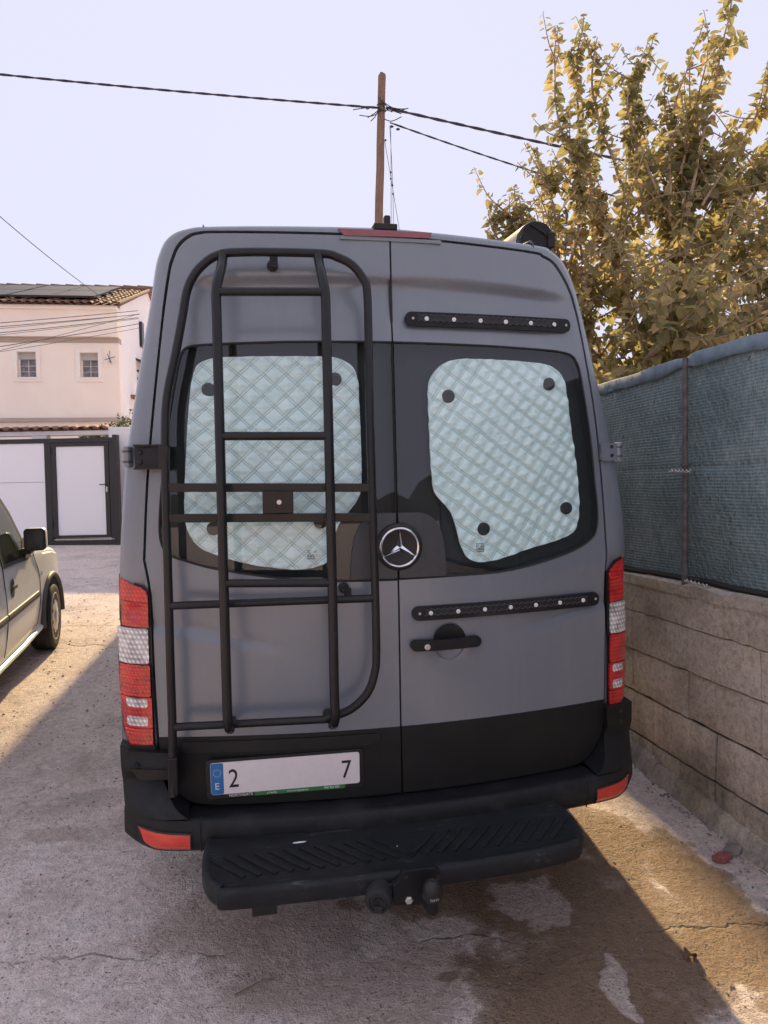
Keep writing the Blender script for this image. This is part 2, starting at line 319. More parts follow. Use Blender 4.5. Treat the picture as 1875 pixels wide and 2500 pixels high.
def tag(o, label=None, cat=None, group=None, kind=None):
    if label: o['label'] = label
    if cat: o['category'] = cat
    if group: o['group'] = group
    if kind: o['kind'] = kind
    return o
class G:
    """collects verts/faces of one part"""
    def __init__(s): s.v = []; s.f = []
    def add(s, vs, fs):
        k = len(s.v); s.v += [Vector(v) for v in vs]; s.f += [tuple(i + k for i in f) for f in fs]; return s
    def box(s, a, b, M=None):
        (x0, y0, z0), (x1, y1, z1) = a, b
        vs = [Vector(p) for p in ((x0, y0, z0), (x1, y0, z0), (x1, y1, z0), (x0, y1, z0), (x0, y0, z1), (x1, y0, z1), (x1, y1, z1), (x0, y1, z1))]
        if M is not None: vs = [M @ v for v in vs]
        return s.add(vs, [(0, 3, 2, 1), (4, 5, 6, 7), (0, 1, 5, 4), (1, 2, 6, 5), (2, 3, 7, 6), (3, 0, 4, 7)])
    def tube(s, pts, r, seg=10, cap=True, closed=False):
        pts = [Vector(p) for p in pts]; n = len(pts); rs = r if hasattr(r, '__len__') else [r] * n
        prev = None; rings = []
        for i, p in enumerate(pts):
            if closed: t = pts[(i + 1) % n] - pts[i - 1]
            else: t = (pts[min(i + 1, n - 1)] - pts[max(i - 1, 0)])
            t.normalize()
            if prev is None:
                a = Vector((0, 0, 1)) if abs(t.z) < .9 else Vector((1, 0, 0)); u = t.cross(a).normalized()
            else: u = (prev - t * prev.dot(t)).normalized()
            prev = u; w_ = t.cross(u)
            rings.append([p + (u * cos(2 * pi * k / seg) + w_ * sin(2 * pi * k / seg)) * rs[i] for k in range(seg)])
        k = len(s.v)
        for rg in rings: s.v += rg
        for i in range(n if closed else n - 1):
            for j in range(seg):
                a = k + i * seg; b_ = k + ((i + 1) % n) * seg
                s.f.append((a + j, a + (j + 1) % seg, b_ + (j + 1) % seg, b_ + j))
        if cap and not closed:
            s.f.append(tuple(k + j for j in range(seg))[::-1]); s.f.append(tuple(k + (n - 1) * seg + j for j in range(seg)))
        return s
    def lathe(s, prof_, M, seg=28):
        """prof_: (r, h) pairs; axis = local z of M"""
        k = len(s.v); n = len(prof_)
        for (r, h) in prof_:
            for j in range(seg): s.v.append(M @ Vector((r * cos(2 * pi * j / seg), r * sin(2 * pi * j / seg), h)))
        for i in range(n - 1):
            for j in range(seg):
                a = k + i * seg; s.f.append((a + j, a + (j + 1) % seg, a + seg + (j + 1) % seg, a + seg + j))
        if prof_[0][0] > 1e-5: s.f.append(tuple(k + j for j in range(seg))[::-1])
        if prof_[-1][0] > 1e-5: s.f.append(tuple(k + (n - 1) * seg + j for j in range(seg)))
        return s
    def prism(s, poly, h0, h1, M=None):
        """poly in local xy, extruded along local z"""
        n = len(poly); k = len(s.v)
        for h in (h0, h1):
            for (x, y) in poly:
                v = Vector((x, y, h)); s.v.append(M @ v if M is not None else v)
        s.f.append(tuple(k + i for i in range(n))[::-1]); s.f.append(tuple(k + n + i for i in range(n)))
        for i in range(n): s.f.append((k + i, k + (i + 1) % n, k + n + (i + 1) % n, k + n + i))
        return s
    def build(s, name, mat, parent=None, smooth=True, ang=35): return mk(name, s.v, s.f, mat, parent, smooth, ang)
def bevel(o, w_=.004, seg=2):
    m = o.modifiers.new("bevel", 'BEVEL'); m.width = w_; m.segments = seg; m.limit_method = 'ANGLE'; m.angle_limit = radians(40); return o
def catmull(pts, n=8, closed=False):
    P = [Vector(p) for p in pts]; N = len(P); o = []
    for i in range(N if closed else N - 1):
        p0 = P[i - 1] if (i > 0 or closed) else P[0]; p1 = P[i]; p2 = P[(i + 1) % N]; p3 = P[(i + 2) % N] if (closed or i + 2 < N) else P[-1]
        for k in range(n):
            t = k / n; o.append(.5 * ((2 * p1) + (p2 - p0) * t + (2 * p0 - 5 * p1 + 4 * p2 - p3) * t * t + (3 * p1 - p0 - 3 * p2 + p3) * t ** 3))
    if not closed: o.append(P[-1])
    return o
def resample(poly, step, closed=True):
    o = []; n = len(poly)
    for i in range(n if closed else n - 1):
        a = Vector(poly[i]); b_ = Vector(poly[(i + 1) % n]); d = (b_ - a).length; k = max(1, int(round(d / step)))
        for j in range(k): o.append(tuple(a.lerp(b_, j / k)))
    if not closed: o.append(tuple(poly[-1]))
    return o
def inside(p, poly):
    x, y = p; c = False; j = len(poly) - 1
    for i in range(len(poly)):
        xi, yi = poly[i]; xj, yj = poly[j]
        if (yi > y) != (yj > y) and x < (xj - xi) * (y - yi) / (yj - yi) + xi: c = not c
        j = i
    return c
def skin(name, poly, fy, mat, parent=None, step=.03, rim=.015, holes=(), ang=40, estep=None):
    """sheet metal / lens / glass piece: outline in (x,z), depth y = fy(x,z); rim = turned-in edge depth (sign along +y)"""
    estep = estep or step
    loops = [resample(poly, estep)] + [resample(h, estep) for h in holes]
    vs = []; ed = []
    for lp in loops:
        k = len(vs); n = len(lp); vs += [Vector(p) for p in lp]; ed += [(k + i, k + (i + 1) % n) for i in range(n)]
    nb = len(vs)
    xs = [p[0] for p in loops[0]]; zs = [p[1] for p in loops[0]]
    x = min(xs) + step * .5
    row = 0
    while x < max(xs):
        z = min(zs) + (step * .5 if row % 2 else step)
        while z < max(zs):
            if inside((x, z), loops[0]) and not any(inside((x, z), h) for h in loops[1:]):
                if not any(abs(vs[i].x - x) < step * .42 and abs(vs[i].y - z) < step * .42 for i in range(nb)): vs.append(Vector((x, z)))
            z += step
        x += step; row += 1
    r = delaunay_2d_cdt(vs, ed, [], 0, 1e-6, False)
    V2, F2 = r[0], r[2]
    fs = []
    for f in F2:
        c = ((V2[f[0]].x + V2[f[1]].x + V2[f[2]].x) / 3, (V2[f[0]].y + V2[f[1]].y + V2[f[2]].y) / 3)
        if inside(c, loops[0]) and not any(inside(c, h) for h in loops[1:]): fs.append(tuple(f))
    verts = [Vector((v.x, fy(v.x, v.y), v.y)) for v in V2]
    bm = bmesh.new(); bv = [bm.verts.new(v) for v in verts]
    for f in fs:
        try: bm.faces.new([bv[i] for i in f])
        except ValueError: pass
    for v in [v for v in bm.verts if not v.link_faces]: bm.verts.remove(v)
    bmesh.ops.recalc_face_normals(bm, faces=bm.faces)
    if sum(f.normal.y for f in bm.faces) > 0: bmesh.ops.reverse_faces(bm, faces=bm.faces)
    if rim:
        be = [e for e in bm.edges if e.is_boundary]
        g = bmesh.ops.extrude_edge_only(bm, edges=be)
        for v in [e for e in g['geom'] if isinstance(e, bmesh.types.BMVert)]: v.co.y += rim
    me = bpy.data.meshes.new(name); bm.to_mesh(me); bm.free()
    me.materials.append(MT[mat]); me.polygons.foreach_set('use_smooth', [True] * len(me.polygons)); me.set_sharp_from_angle(angle=radians(ang))
    return link(bpy.data.objects.new(name, me), parent)
def loft(curves, name, mat, parent=None, ang=40, closed=False):
    n = len(curves[0]); vs = [v for c in curves for v in c]; fs = []
    for i in range(len(curves) - 1):
        for j in range(n if closed else n - 1):
            a = i * n; fs.append((a + j, a + (j + 1) % n, a + n + (j + 1) % n, a + n + j))
    return mk(name, vs, fs, mat, parent, True, ang)
def text(name, s_, size, mat, parent, M, ext=.0006, align='LEFT'):
    c = bpy.data.curves.new(name, 'FONT'); c.body = s_; c.size = size; c.extrude = ext; c.align_x = align; c.resolution_u = 3
    tmp = bpy.data.objects.new("tmp_text", c); COL.objects.link(tmp)
    dg = bpy.context.evaluated_depsgraph_get(); me = bpy.data.meshes.new_from_object(tmp.evaluated_get(dg)); bpy.data.objects.remove(tmp)
    me.transform(M); me.materials.clear(); me.materials.append(MT[mat]); me.name = name
    return link(bpy.data.objects.new(name, me), parent)
def rr(cx, cz, w_, h, r, n=5):
    """rounded rectangle outline"""
    o = []
    for (sx, sz, a0) in ((1, 1, 0), (-1, 1, 90), (-1, -1, 180), (1, -1, 270)):
        for k in range(n + 1):
            a = radians(a0 + 90 * k / n); o.append((cx + sx * (w_ / 2 - r) + r * cos(a), cz + sz * (h / 2 - r) + r * sin(a)))
    return o
def sm(t): t = max(0, min(1, t)); return t * t * (3 - 2 * t)
FRONT = Matrix(((1, 0, 0, 0), (0, 0, -1, 0), (0, 1, 0, 0), (0, 0, 0, 1)))    # local xy -> x,z ; local z -> -y (towards the viewer)

# ================================================================== GROUND
def build_ground():
    xs = sorted(set([round(-12 + i * .25, 3) for i in range(97)] + [-400, -200, -100, -60, -40, -25, -16, 16, 25, 40, 60, 100, 200, 400]))
    ys = sorted(set([round(-6 + i * .25, 3) for i in range(100)] + [-400, -200, -100, -60, -30, -15, -9, 22, 25, 30, 36, 42, 50, 80, 150, 300, 600]))
    v = [(x, y, gz(x, y)) for y in ys for x in xs]; n = len(xs)
    f = [(j * n + i, j * n + i + 1, (j + 1) * n + i + 1, (j + 1) * n + i) for j in range(len(ys) - 1) for i in range(n - 1)]
    o = mk('ground', v, f, 'ground', None, True, 60); tag(o, kind='structure')
build_ground()
def build_gravel():
    g = G(); rnd = random.Random(3)
    def stone(x, y, s):
        c = Vector((x, y, gz(x, y) + s * .25)); pts = []
        for (a, b_) in ((0, 0), (1.9, .2), (3.9, .1), (5.1, -.1)):
            pts.append(c + Vector((cos(a + x * 50) * s * rnd.uniform(.6, 1.1), sin(a + x * 50) * s * rnd.uniform(.6, 1.1), rnd.uniform(-.3, .1) * s)))
        pts.append(c + Vector((0, 0, s * .55))); g.add(pts, [(0, 1, 4), (1, 2, 4), (2, 3, 4), (3, 0, 4)])
    for i in range(2600):
        x = rnd.uniform(-3.2, 1.6); y = rnd.uniform(1.9, 5.2)
        if noise.noise((x * 1.4, y * 1.4, 3)) > .05 or rnd.random() < .25: stone(x, y, rnd.choice((.003, .004, .005, .006, .009)))
    for i in range(1300):
        x = rnd.uniform(-5.5, -1.6); y = rnd.uniform(4.5, 10); stone(x, y, rnd.choice((.006, .008, .011, .014)))
    for i in range(420):
        t = rnd.uniform(-1.6, 2); d = abs(rnd.gauss(0, .06)); x = 1.70 - .1865 * t - .02 - d; y = 3.152 + .9825 * t; stone(x, y, rnd.choice((.004, .007, .01, .013)))
    o = g.build('gravel', 'stone', None, False); tag(o, kind='stuff', label='loose grit and pebbles scattered over the concrete yard', cat='gravel')
build_gravel()
def build_hills():
    v = []; f = []; n = 90
    for i in range(n + 1):
        a = radians(95 + 170 * i / n); r = 420
        h = 20 + 16 * noise.noise((i * .16, 2, 0)) + 9 * noise.noise((i * .5, 7, 0)) + 4 * noise.noise((i * 1.7, 1, 0))
        x, y = r * sin(a), r * cos(a); v += [(x * .8, y * .8, -6), (x, y, max(9, h)), (x * 1.5, y * 1.5, -6)]
    for i in range(n):
        for k in range(2): f.append((i * 3 + k, i * 3 + 3 + k, i * 3 + 4 + k, i * 3 + 1 + k))
    tag(mk('hills', v, f, 'hill', None, True, 80), kind='structure')
build_hills()

# ================================================================== BLOCK WALL + FENCE
WB = Vector((1.70, 3.152, 0)); WD = Vector((-.1865, .9825, 0)); WN = Vector((-.9825, -.1865, 0))     # face normal points to the van
WM = Matrix(((WD.x, -WN.x, 0, WB.x), (WD.y, -WN.y, 0, WB.y), (0, 0, 1, 0), (0, 0, 0, 1)))            # local: x along, y into the wall, z up
def build_wall():
    wall = thing('block_wall', 'stained concrete block wall with a rough mortar cap under the blue fence cloth', 'wall', mat=WM)
    core = G().box((-5, .024, -.35), (12, .20, 1.165)); core.build('mortar_core', 'darkmortar', wall, False)
    zc = [-.02, .24, .495, .75, .985, 1.165]
    rnd = random.Random(5); L = .555
    joints = {3: 1.157, 2: .605, 1: .932, 0: .39, 4: .30}
    for c in range(5):
        z0, z1 = zc[c], zc[c + 1]; off = joints.get(c, 0) % L
        k0 = int(-4.5 / L) - 1
        for k in range(k0, int(10 / L)):
            x0 = off + k * L; x1 = x0 + L; jg = .0065 if c < 3 else .003
            if x1 < -4.9 or x0 > 11.5: continue
            fine = -1.2 < x0 < 3.2
            nx, nz = (9, 5) if fine else (2, 2)
            vs = []; fs = []
            dep = rnd.uniform(0, .010) if c < 4 else rnd.uniform(0, .003)
            for j in range(nz + 1):
                for i in range(nx + 1):
                    u = i / nx; v_ = j / nz; x = x0 + jg + (L - 2 * jg) * u; z = z0 + jg + (z1 - z0 - 2 * jg) * v_
                    eg = min(u, 1 - u) * L; ez_ = min(v_, 1 - v_) * (z1 - z0); ed = min(eg, ez_)
                    nn = noise.noise((x * 9, z * 9, c)) * .006 + noise.noise((x * 30, z * 30, 4)) * .003
                    if ed < .002: x += noise.noise((x * 14, z * 14, 9)) * .010; z += noise.noise((x * 14, z * 14, 19)) * .009
                    vs.append((x, dep * (1 if c < 3 else .3) + nn + ((.007 if c < 3 else .002) if ed < .002 else 0), z))
            for j in range(nz):
                for i in range(nx): a = j * (nx + 1) + i; fs.append((a, a + 1, a + nx + 2, a + nx + 1))
            # side returns
            bd = [i for i in range(nx + 1)] + [(j + 1) * (nx + 1) - 1 for j in range(1, nz + 1)] + [nz * (nx + 1) + i for i in range(nx - 1, -1, -1)] + [j * (nx + 1) for j in range(nz - 1, 0, -1)]
            m = len(vs); vs += [(vs[b_][0], .05, vs[b_][2]) for b_ in bd]
            for i in range(len(bd)): fs.append((bd[i], bd[(i + 1) % len(bd)], m + (i + 1) % len(bd), m + i))
            mk('block', vs, fs, 'block', wall, True, 50)
    # rough cap
    vs = []; fs = []; n = 260
    for i in range(n + 1):
        x = -5 + 17 * i / n
        e = noise.noise((x * 5, 1, 0)) * .008 + noise.noise((x * 19, 5, 0)) * .005
        for (y, z) in ((-.006 + e, 1.150 + e), (-.008 + e, 1.205 + e), (.02, 1.215 + e * .6), (.215, 1.212)): vs.append((x, y, z))
    for i in range(n):
        for k in range(3): a = i * 4 + k; fs.append((a, a + 4, a + 5, a + 1))
    mk('mortar_cap', vs, fs, 'block', wall, True, 60)
    # fillet of old mortar along the foot
    vs = []; fs = []
    for i in range(n + 1):
        x = -5 + 17 * i / n; p = WM @ Vector((x, 0, 0)); g0 = gz(p.x, p.y)
        e = noise.noise((x * 4, 8, 0)) * .02 + noise.noise((x * 15, 8, 0)) * .008
        for (y, z) in ((.02, g0 + .10 + e), (-.012, g0 + .085 + e), (-.035 + e * .5, g0 + .02), (-.06 + e, g0 - .01)): vs.append((x, y, z))
    for i in range(n):
        for k in range(3): a = i * 4 + k; fs.append((a, a + 4, a + 5, a + 1))
    mk('mortar_foot', vs, fs, 'block', wall, True, 60)
build_wall()

POSTS = [-4.1, -1.75, .63, 2.95, 5.3, 7.7, 10.1]
def build_fence():
    f = thing('mesh_fence', 'blue green shade cloth fence behind wire netting on top of the block wall', 'fence', mat=WM)
    def dy(x, z):
        d = 99
        for p in POSTS: d = min(d, abs(x - p))
        return .045 + .02 * sin(x * 2.7 + z) + .026 * noise.noise((x * 1.8, z * 2.2, 3)) + .008 * noise.noise((x * 7, z * 5, 1)) + .012 * exp(-(d / .08) ** 2)
    x0, x1 = -4.2, 10.2
    xs = []; x = x0
    while x < x1: xs.append(x); x += .03 if -1.3 < x < 3.2 else .2
    nz = 300; vs = []; fs = []
    for j in range(nz + 1):
        t = j / nz
        for x in xs:
            sag = .015 * noise.noise((x * 1.3, 0, 0)); z = 1.215 + (1.19 + sag) * t + .012 * noise.noise((x * 2, t * 3, 7))
            ph = (z + .006 * noise.noise((x * 3, z * 4, 2))) / .0165 % 1
            rib = .0055 * (ph if ph < .7 else (1 - ph) / .3 * .7)
            seam = .012 * exp(-((z - 1.83 + .01 * noise.noise((x * 4, 1, 1))) / .018) ** 2)
            vs.append((x, dy(x, z) - rib + .006 + seam * (.4 + .6 * noise.noise((x * 3, 2, 2))), z))
    n = len(xs)
    for j in range(nz):
        for i in range(n - 1): a = j * n + i; fs.append((a, a + 1, a + n + 1, a + n))
    mk('shade_cloth', vs, fs, 'cloth', f, True, 180)
    # folded hem
    cv = []
    for x in xs:
        sag = .015 * noise.noise((x * 1.3, 0, 0)); d = min(abs(x - p) for p in POSTS)
        zt = 2.405 + sag + .012 * noise.noise((x * 3, 4, 4)) - .012 * exp(-(d / .05) ** 2); y = dy(x, 2.4); h = .062 + .016 * noise.noise((x * 5, 9, 9)) - .022 * exp(-(d / .07) ** 2)
        cv.append([Vector((x, y - .008, zt - h)), Vector((x, y - .014, zt - h + .004)), Vector((x, y - .013 - .005 * noise.noise((x * 8, 0, 3)), zt - h * .5)), Vector((x, y - .010, zt + .004 + .006 * noise.noise((x * 11, 1, 3)))), Vector((x, y - .002, zt + .012)), Vector((x, y + .01, zt - .02))])
    loft(cv, 'hem', 'hem', f, 60)
    # dark bottom roll
    g = G(); g.tube([(x, dy(x, 1.24) - .004, 1.232 + .008 * noise.noise((x * 3, 3, 3))) for x in xs], .016, 6); g.build('bottom_roll', 'rubber', f)
    for p in POSTS:
        g = G(); g.tube([(p, .012, 1.16), (p - .012, .012, 1.8), (p - .02, .010, 2.405)], [.016, .0145, .013], 12); po = g.build('post', 'rust', f)
        g = G(); g.tube([(p - .014 + .026 * cos(a * pi / 4), .012 + .026 * sin(a * pi / 4), 1.845 + .004 * sin(a)) for a in range(9)], .004, 6); g.build('clamp', 'rust', po)
    # hexagonal netting
    g = G(); w_ = .052; h = .07
    def P(x, z): return Vector((x, dy(x, z) - .010 - .004 * sin(x * 40 + z * 31), z + .01 * noise.noise((x * 3, z * 3, 6))))
    def seg(a, b_):
        d = (b_ - a); u = d.cross(Vector((0, 1, 0))).normalized() * .0012; q = Vector((0, .0012, 0))
        g.add([a - u, a + u, a - q, b_ - u, b_ + u, b_ - q], [(0, 2, 5, 3), (2, 1, 4, 5), (1, 0, 3, 4)])
    j = 0; z = 1.222
    while z < 2.40:
        x = -1.3 + (w_ / 2 if j % 2 else 0)
        while x < 3.2:
            a = P(x, z); b_ = P(x, z + h * .45); seg(a, b_)
            if z + h * .75 < 2.41: seg(b_, P(x - w_ / 2, z + h * .75)); seg(b_, P(x + w_ / 2, z + h * .75))
            x += w_
        z += h * .75; j += 1
    tag(g.build('wire_netting', 'wire', f, False), kind='stuff')
    # twisted tie wires
    for (x, z) in ((.60, 1.812), (.47, 1.236)):
        g = G()
        for ph in (0, pi): g.tube([(x + .10 - .18 * i / 16 + .0, -.022 + .007 * cos(i * 1.1 + ph), z + .004 + .007 * sin(i * 1.1 + ph) - .0004 * i) for i in range(17)], .0035, 6)
        g.build('tie_wire', 'alul', f)
build_fence()
def timber_post():
    p = WM @ Vector((.62, .35, 0)); g = G(); g.box((-.035, -.03, 0), (.035, .03, 2.50)); g.box((.12, -.02, 0), (.20, .02, 2.46)); 
    o = g.build('timber_stake', 'timber', None, False); o.location = (p.x, p.y, gz(p.x, p.y) - .05); o.rotation_euler = (0, 0, WD.to_track_quat('X', 'Z').to_euler().z); bevel(o, .004)
    tag(o, 'grey timber stakes showing just above the fence hem beside the post', 'stake')
timber_post()

# ================================================================== THE CAMPER VAN
van = thing('camper_van', 'grey high roof camper van with black ladder on its rear door', 'van', mat=VANM)
def prof(z): return .05 * z if z < 1.3 else .065 + .09 * (z - 1.3)
def F(x, z): return prof(z) + .085 * (x / .85) ** 2
SEAML = [(-.905, .80), (-.912, 1.05), (-.917, 1.36), (-.934, 1.49), (-.934, 1.513), (-.917, 1.768), (-.890, 2.023), (-.847, 2.361), (-.817, 2.547), (-.800, 2.605), (-.781, 2.645), (-.745, 2.678), (-.705, 2.692), (-.60, 2.697), (0, 2.700)]
SEAMR = [(.905, .80), (.910, 1.05), (.915, 1.36), (.920, 1.442), (.918, 1.50), (.904, 1.734), (.876, 2.023), (.825, 2.308), (.784, 2.477), (.760, 2.54), (.731, 2.590), (.690, 2.640), (.64, 2.664), (.56, 2.678), (0, 2.700)]
SILL = [(-1.057, .60), (-1.052, 1.0), (-1.048, 1.18), (-1.036, 1.418), (-1.024, 1.592), (-1.0, 1.852), (-.972, 2.025), (-.942, 2.197), (-.892, 2.455), (-.877, 2.545), (-.862, 2.61), (-.826, 2.680), (-.757, 2.715), (-.62, 2.728), (0, 2.742)]
SILR = [(1.057, .60), (1.052, 1.0), (1.048, 1.18), (1.038, 1.415), (1.019, 1.627), (.986, 1.827), (.95, 2.0), (.92, 2.123), (.866, 2.336), (.830, 2.47), (.790, 2.585), (.750, 2.655), (.695, 2.698), (.60, 2.718), (0, 2.742)]
def smooth2(L, R, n=5):
    a = catmull([(x, 0, z) for x, z in L], n); b_ = catmull([(x, 0, z) for x, z in R], n)
    return a[:-1] + b_[::-1]
seam_c = smooth2(SEAML, SEAMR); sil_c = smooth2(SILL, SILR)
def body_section(y, zs=1.0, xs=1.0, zbase=.45):
    return [Vector((p.x * xs, y, max(zbase, .45 + (p.z - .45) * zs))) for p in sil_c]
def build_body():
    N = len(seam_c); c = []
    c.append([Vector((p.x * .97, F(p.x, p.z) + .07, .8 + (p.z - .8) * .985)) for p in seam_c])
    c.append([Vector((p.x * 1.004, F(p.x, p.z) + .020, p.z + (.004 if p.z > 2.4 else 0))) for p in seam_c])
    c.append([Vector((p.x * 1.006, F(p.x, p.z) + .001, p.z + (.006 if p.z > 2.4 else 0))) for p in seam_c])
    for (t, dy) in ((.45, .004), (.8, .018), (.95, .040), (1.0, .075)):
        c.append([Vector((s.x + (q.x - s.x) * t, F(s.x, s.z) + dy + .045 * t * sm((1.455 - s.z) / .03), s.z + (q.z - s.z) * t)) for s, q in zip(seam_c, sil_c)])
    c.append([Vector((q.x * 1.006, F(s.x, s.z) + .20, q.z + .008)) for s, q in zip(seam_c, sil_c)])
    for (y, zs, xs) in ((.6, 1.008, 1.01), (1.5, 1.01, 1.012), (3.0, 1.012, 1.012), (4.8, 1.01, 1.01), (5.35, .995, 1.0), (5.7, .90, .99), (6.05, .74, .985), (6.4, .56, .98), (6.75, .45, .975), (7.2, .38, .95), (7.36, .30, .86)):
        c.append(body_section(y, zs, xs))
    # nose closing
    c.append([Vector((0, 7.38, .7)) for _ in seam_c])
    body = loft(c, 'body_shell', 'paint', van, 50)
    G().box((-.86, .36, .55), (.86, .60, 2.55)).build('bulkhead', 'void', van, False)
    # roof edge joints
    for sx, x in ((-1, -.69), (1, .60)):
        G().tube([(x, F(x, 2.69) + .003, 2.696), (x, F(x, 2.7) + .012, 2.716), (x, F(x, 2.7) + .04, 2.733), (x, F(x, 2.7) + .2, 2.745)], .0028, 6).build('roof_joint', 'badge', van)
    G().box((-.80, .3, .40), (.80, 7.0, .52)).build('chassis', 'void', van, False)
    for sx in (-1, 1):
        for y in (1.35, 5.65):
            pass
        G().box((sx * 1.03 - .02, 5.35, 1.35), (sx * 1.28 + .02 * sx, 5.44, 1.72)).build('wing_mirror', 'plastic', van, False)
build_body()
def build_flanks():
    for sx in (-1, 1):
        X = lambda z: sx * (1.069 if z < 1.05 else 1.060)
        bevel(G().box((sx * 1.040, .42, .80), (sx * 1.074, 6.6, .93)).build('side_moulding', 'plastic', van, False), .012)
        G().box((sx * 1.030, .50, .42), (sx * 1.068, 6.6, .56)).build('sill_trim', 'liner', van, False)
        for y in (1.35, 5.65):
            arc = [(y + .44 * cos(a), .36 + .44 * sin(a)) for a in [radians(-5 + 190 * i / 20) for i in range(21)]]
            wl = mk('wheel_arch', [(sx * 1.0755, a, b_) for a, b_ in arc], [tuple(range(21))], 'void', van)
            G().tube([(sx * 1.072, a, b_) for a, b_ in arc], .022, 8).build('arch_lip', 'plastic', wl)
            M = Matrix.Translation((sx * .985, y, .345)) @ Matrix.Rotation(pi / 2 * sx, 4, 'Y')
            w_ = G().lathe([(.20, -.11), (.33, -.11), (.345, -.08), (.345, .08), (.33, .10), (.22, .11)], M, 30).build('wheel', 'rubber', van)
            G().lathe([(.22, .105), (.20, .07), (.09, .085), (.0, .085)], M, 20).build('rim', 'steel', w_)
        for yy in (4.05, 5.30):
            G().tube([(sx * (1.066 if z < 1.2 else 1.062 - (z - 1.2) * .115), yy, z) for z in [.62 + i * .12 for i in range(14)]], .004, 6).build('door_seam', 'black', van)
build_flanks()

# ---- rear doors
def crease(x, z, side):
    y = 0.0
    zc = 2.548 - .030 * (abs(x) / .75) ** 2 * (1 if side > 0 else .6)
    d = zc - z; fade = sm((.80 - abs(x)) / .22)
    if d > 0: y += .026 * fade * sm(d / .030) * sm((.26 - d) / .23)
    ax = abs(x)                                             # flank crease running out of the lamp
    if ax > .36:
        zl = 1.245 - .10 * sm((.93 - ax) / .60) ** 1.2
        y += .009 * sm((ax - .38) / .30) * exp(-((z - zl) / .019) ** 2) + .010 * sm((ax - .38) / .4) * sm((z - zl) / .04 + .5) * sm((zl + .20 - z) / .16)
    d2 = 1.398 - z                                          # ledge below the glass
    return y
def FL_(x, z): return F(x, z) + crease(x, z, -1)
def FR_(x, z): return F(x, z) + crease(x, z, 1) + .010 * exp(-(((x - .20) / .062) ** 4 + ((z - 1.150) / .064) ** 4)) 
def curve2(pts, n=4): return [(p.x, p.z) for p in catmull([(x, 0, z) for x, z in pts], n)]
GLASS_L = curve2([(-.006, 2.301), (-.40, 2.297), (-.70, 2.285)], 2)[:-1] + curve2([(-.70, 2.285), (-.755, 2.276), (-.782, 2.245), (-.807, 2.141), (-.838, 1.971), (-.859, 1.802), (-.874, 1.649), (-.872, 1.564), (-.845, 1.516), (-.78, 1.490), (-.668, 1.459), (-.436, 1.421), (-.231, 1.405), (-.006, 1.401)], 4)
GLASS_R = curve2([(.006, 2.301), (.40, 2.297), (.68, 2.288)], 2)[:-1] + curve2([(.68, 2.288), (.755, 2.276), (.789, 2.245), (.810, 2.175), (.848, 1.94), (.866, 1.75), (.877, 1.64), (.872, 1.565), (.840, 1.515), (.720, 1.464), (.465, 1.414), (.22, 1.405), (.006, 1.403)], 4)
ZB = .835
def seam_half(L, s): return [(p.x, p.z) for p in catmull([(x, 0, z) for x, z in L], 4)]
def inset(pts, cx, cz, d): return [(x - d * (1 if x > 0 else -1) * (1 if abs(x) > .05 else 0), z - (d if z > 2.45 else 0)) for x, z in pts]
def build_doors():
    for side, SEAM, GL, FY in ((-1, SEAML, GLASS_L, FL_), (1, SEAMR, GLASS_R, FR_)):
        sc = inset(seam_half(SEAM, side), 0, 1.6, .004); c0 = side * .0035
        sc = [p for p in sc if p[1] > ZB + .001]; e = side * (.9065 - .004)
        upper = [(e, ZB)] + sc[:-1] + [(c0, 2.696)]
        poly = upper + [(c0, GL[0][1] + .004)] + [(x + (side * .004 if abs(x) > .03 else 0), z + .004) for x, z in GL[1:-1] if z > 1.9] + [(x + side * .004, z - .003) for x, z in GL[1:-1] if z <= 1.9] + [(c0, GL[-1][1] - .003), (c0, ZB)]
        d = skin('rear_door', poly, FY, 'paint', van, .017, .016, estep=.017)
        tag(d, label='left rear door carrying the black ladder' if side < 0 else 'right rear door with handle and two black tie-down tracks')
        # black lower panel
        low = [(c0, ZB - .0005), (e, ZB - .0005), (side * .897, .74), (side * .880, .685), (side * .838, .625), (side * .781, .588), (side * .70, .578), (c0, .578)]
        lp = curve2(low[2:7], 4); poly2 = low[:2] + lp + low[7:]
        skin('lower_panel', poly2, lambda x, z: F(x, z) - .003 - .004 * sm((ZB - z) / .03), 'liner', d, .04, .016, estep=.03)
        # window glass, dark border band
        GI = [(x - side * .002 if abs(x) > .03 else x, z - .002) for x, z in GL]
        g = skin('window_glass', GI, lambda x, z: F(x, z) + .004, 'glass', d, .06, .003, estep=.03)
        skin('window_back', GL, lambda x, z: F(x, z) + .050, 'void', d, .2, -.046, estep=.05)
        # window rubber bead
        bead = [(x, F(x, z) + .001, z) for x, z in resample([(x + side * .002 if abs(x) > .03 else x, z) for x, z in GL], .02, False)]
        G().tube(bead, .0042, 6).build('window_seal', 'rubber', d)
        # shiny edge of the lower door under the glass
    # seal strip in the centre gap
    G().tube([(0, F(0, z) + .012, z) for z in [.58 + i * .05 for i in range(43)]], .006, 6).build('centre_seal', 'rubber', van)
    # badge panels + emblem
    PR = curve2([(.0045, 1.655), (.06, 1.655), (.100, 1.652), (.139, 1.635), (.170, 1.591), (.186, 1.517), (.191, 1.408)], 4) + [(.0045, 1.408)]
    PL = curve2([(-.0045, 1.655), (-.06, 1.655), (-.100, 1.646), (-.137, 1.622), (-.163, 1.569), (-.178, 1.493), (-.184, 1.408)], 4) + [(-.0045, 1.408)]
    for p in (PR, PL): skin('badge_panel', p, lambda x, z: F(x, z) - .004 - .006 * exp(-((x / .12) ** 2 + ((z - 1.52) / .12) ** 2)), 'badge', van, .02, .012)
build_doors()
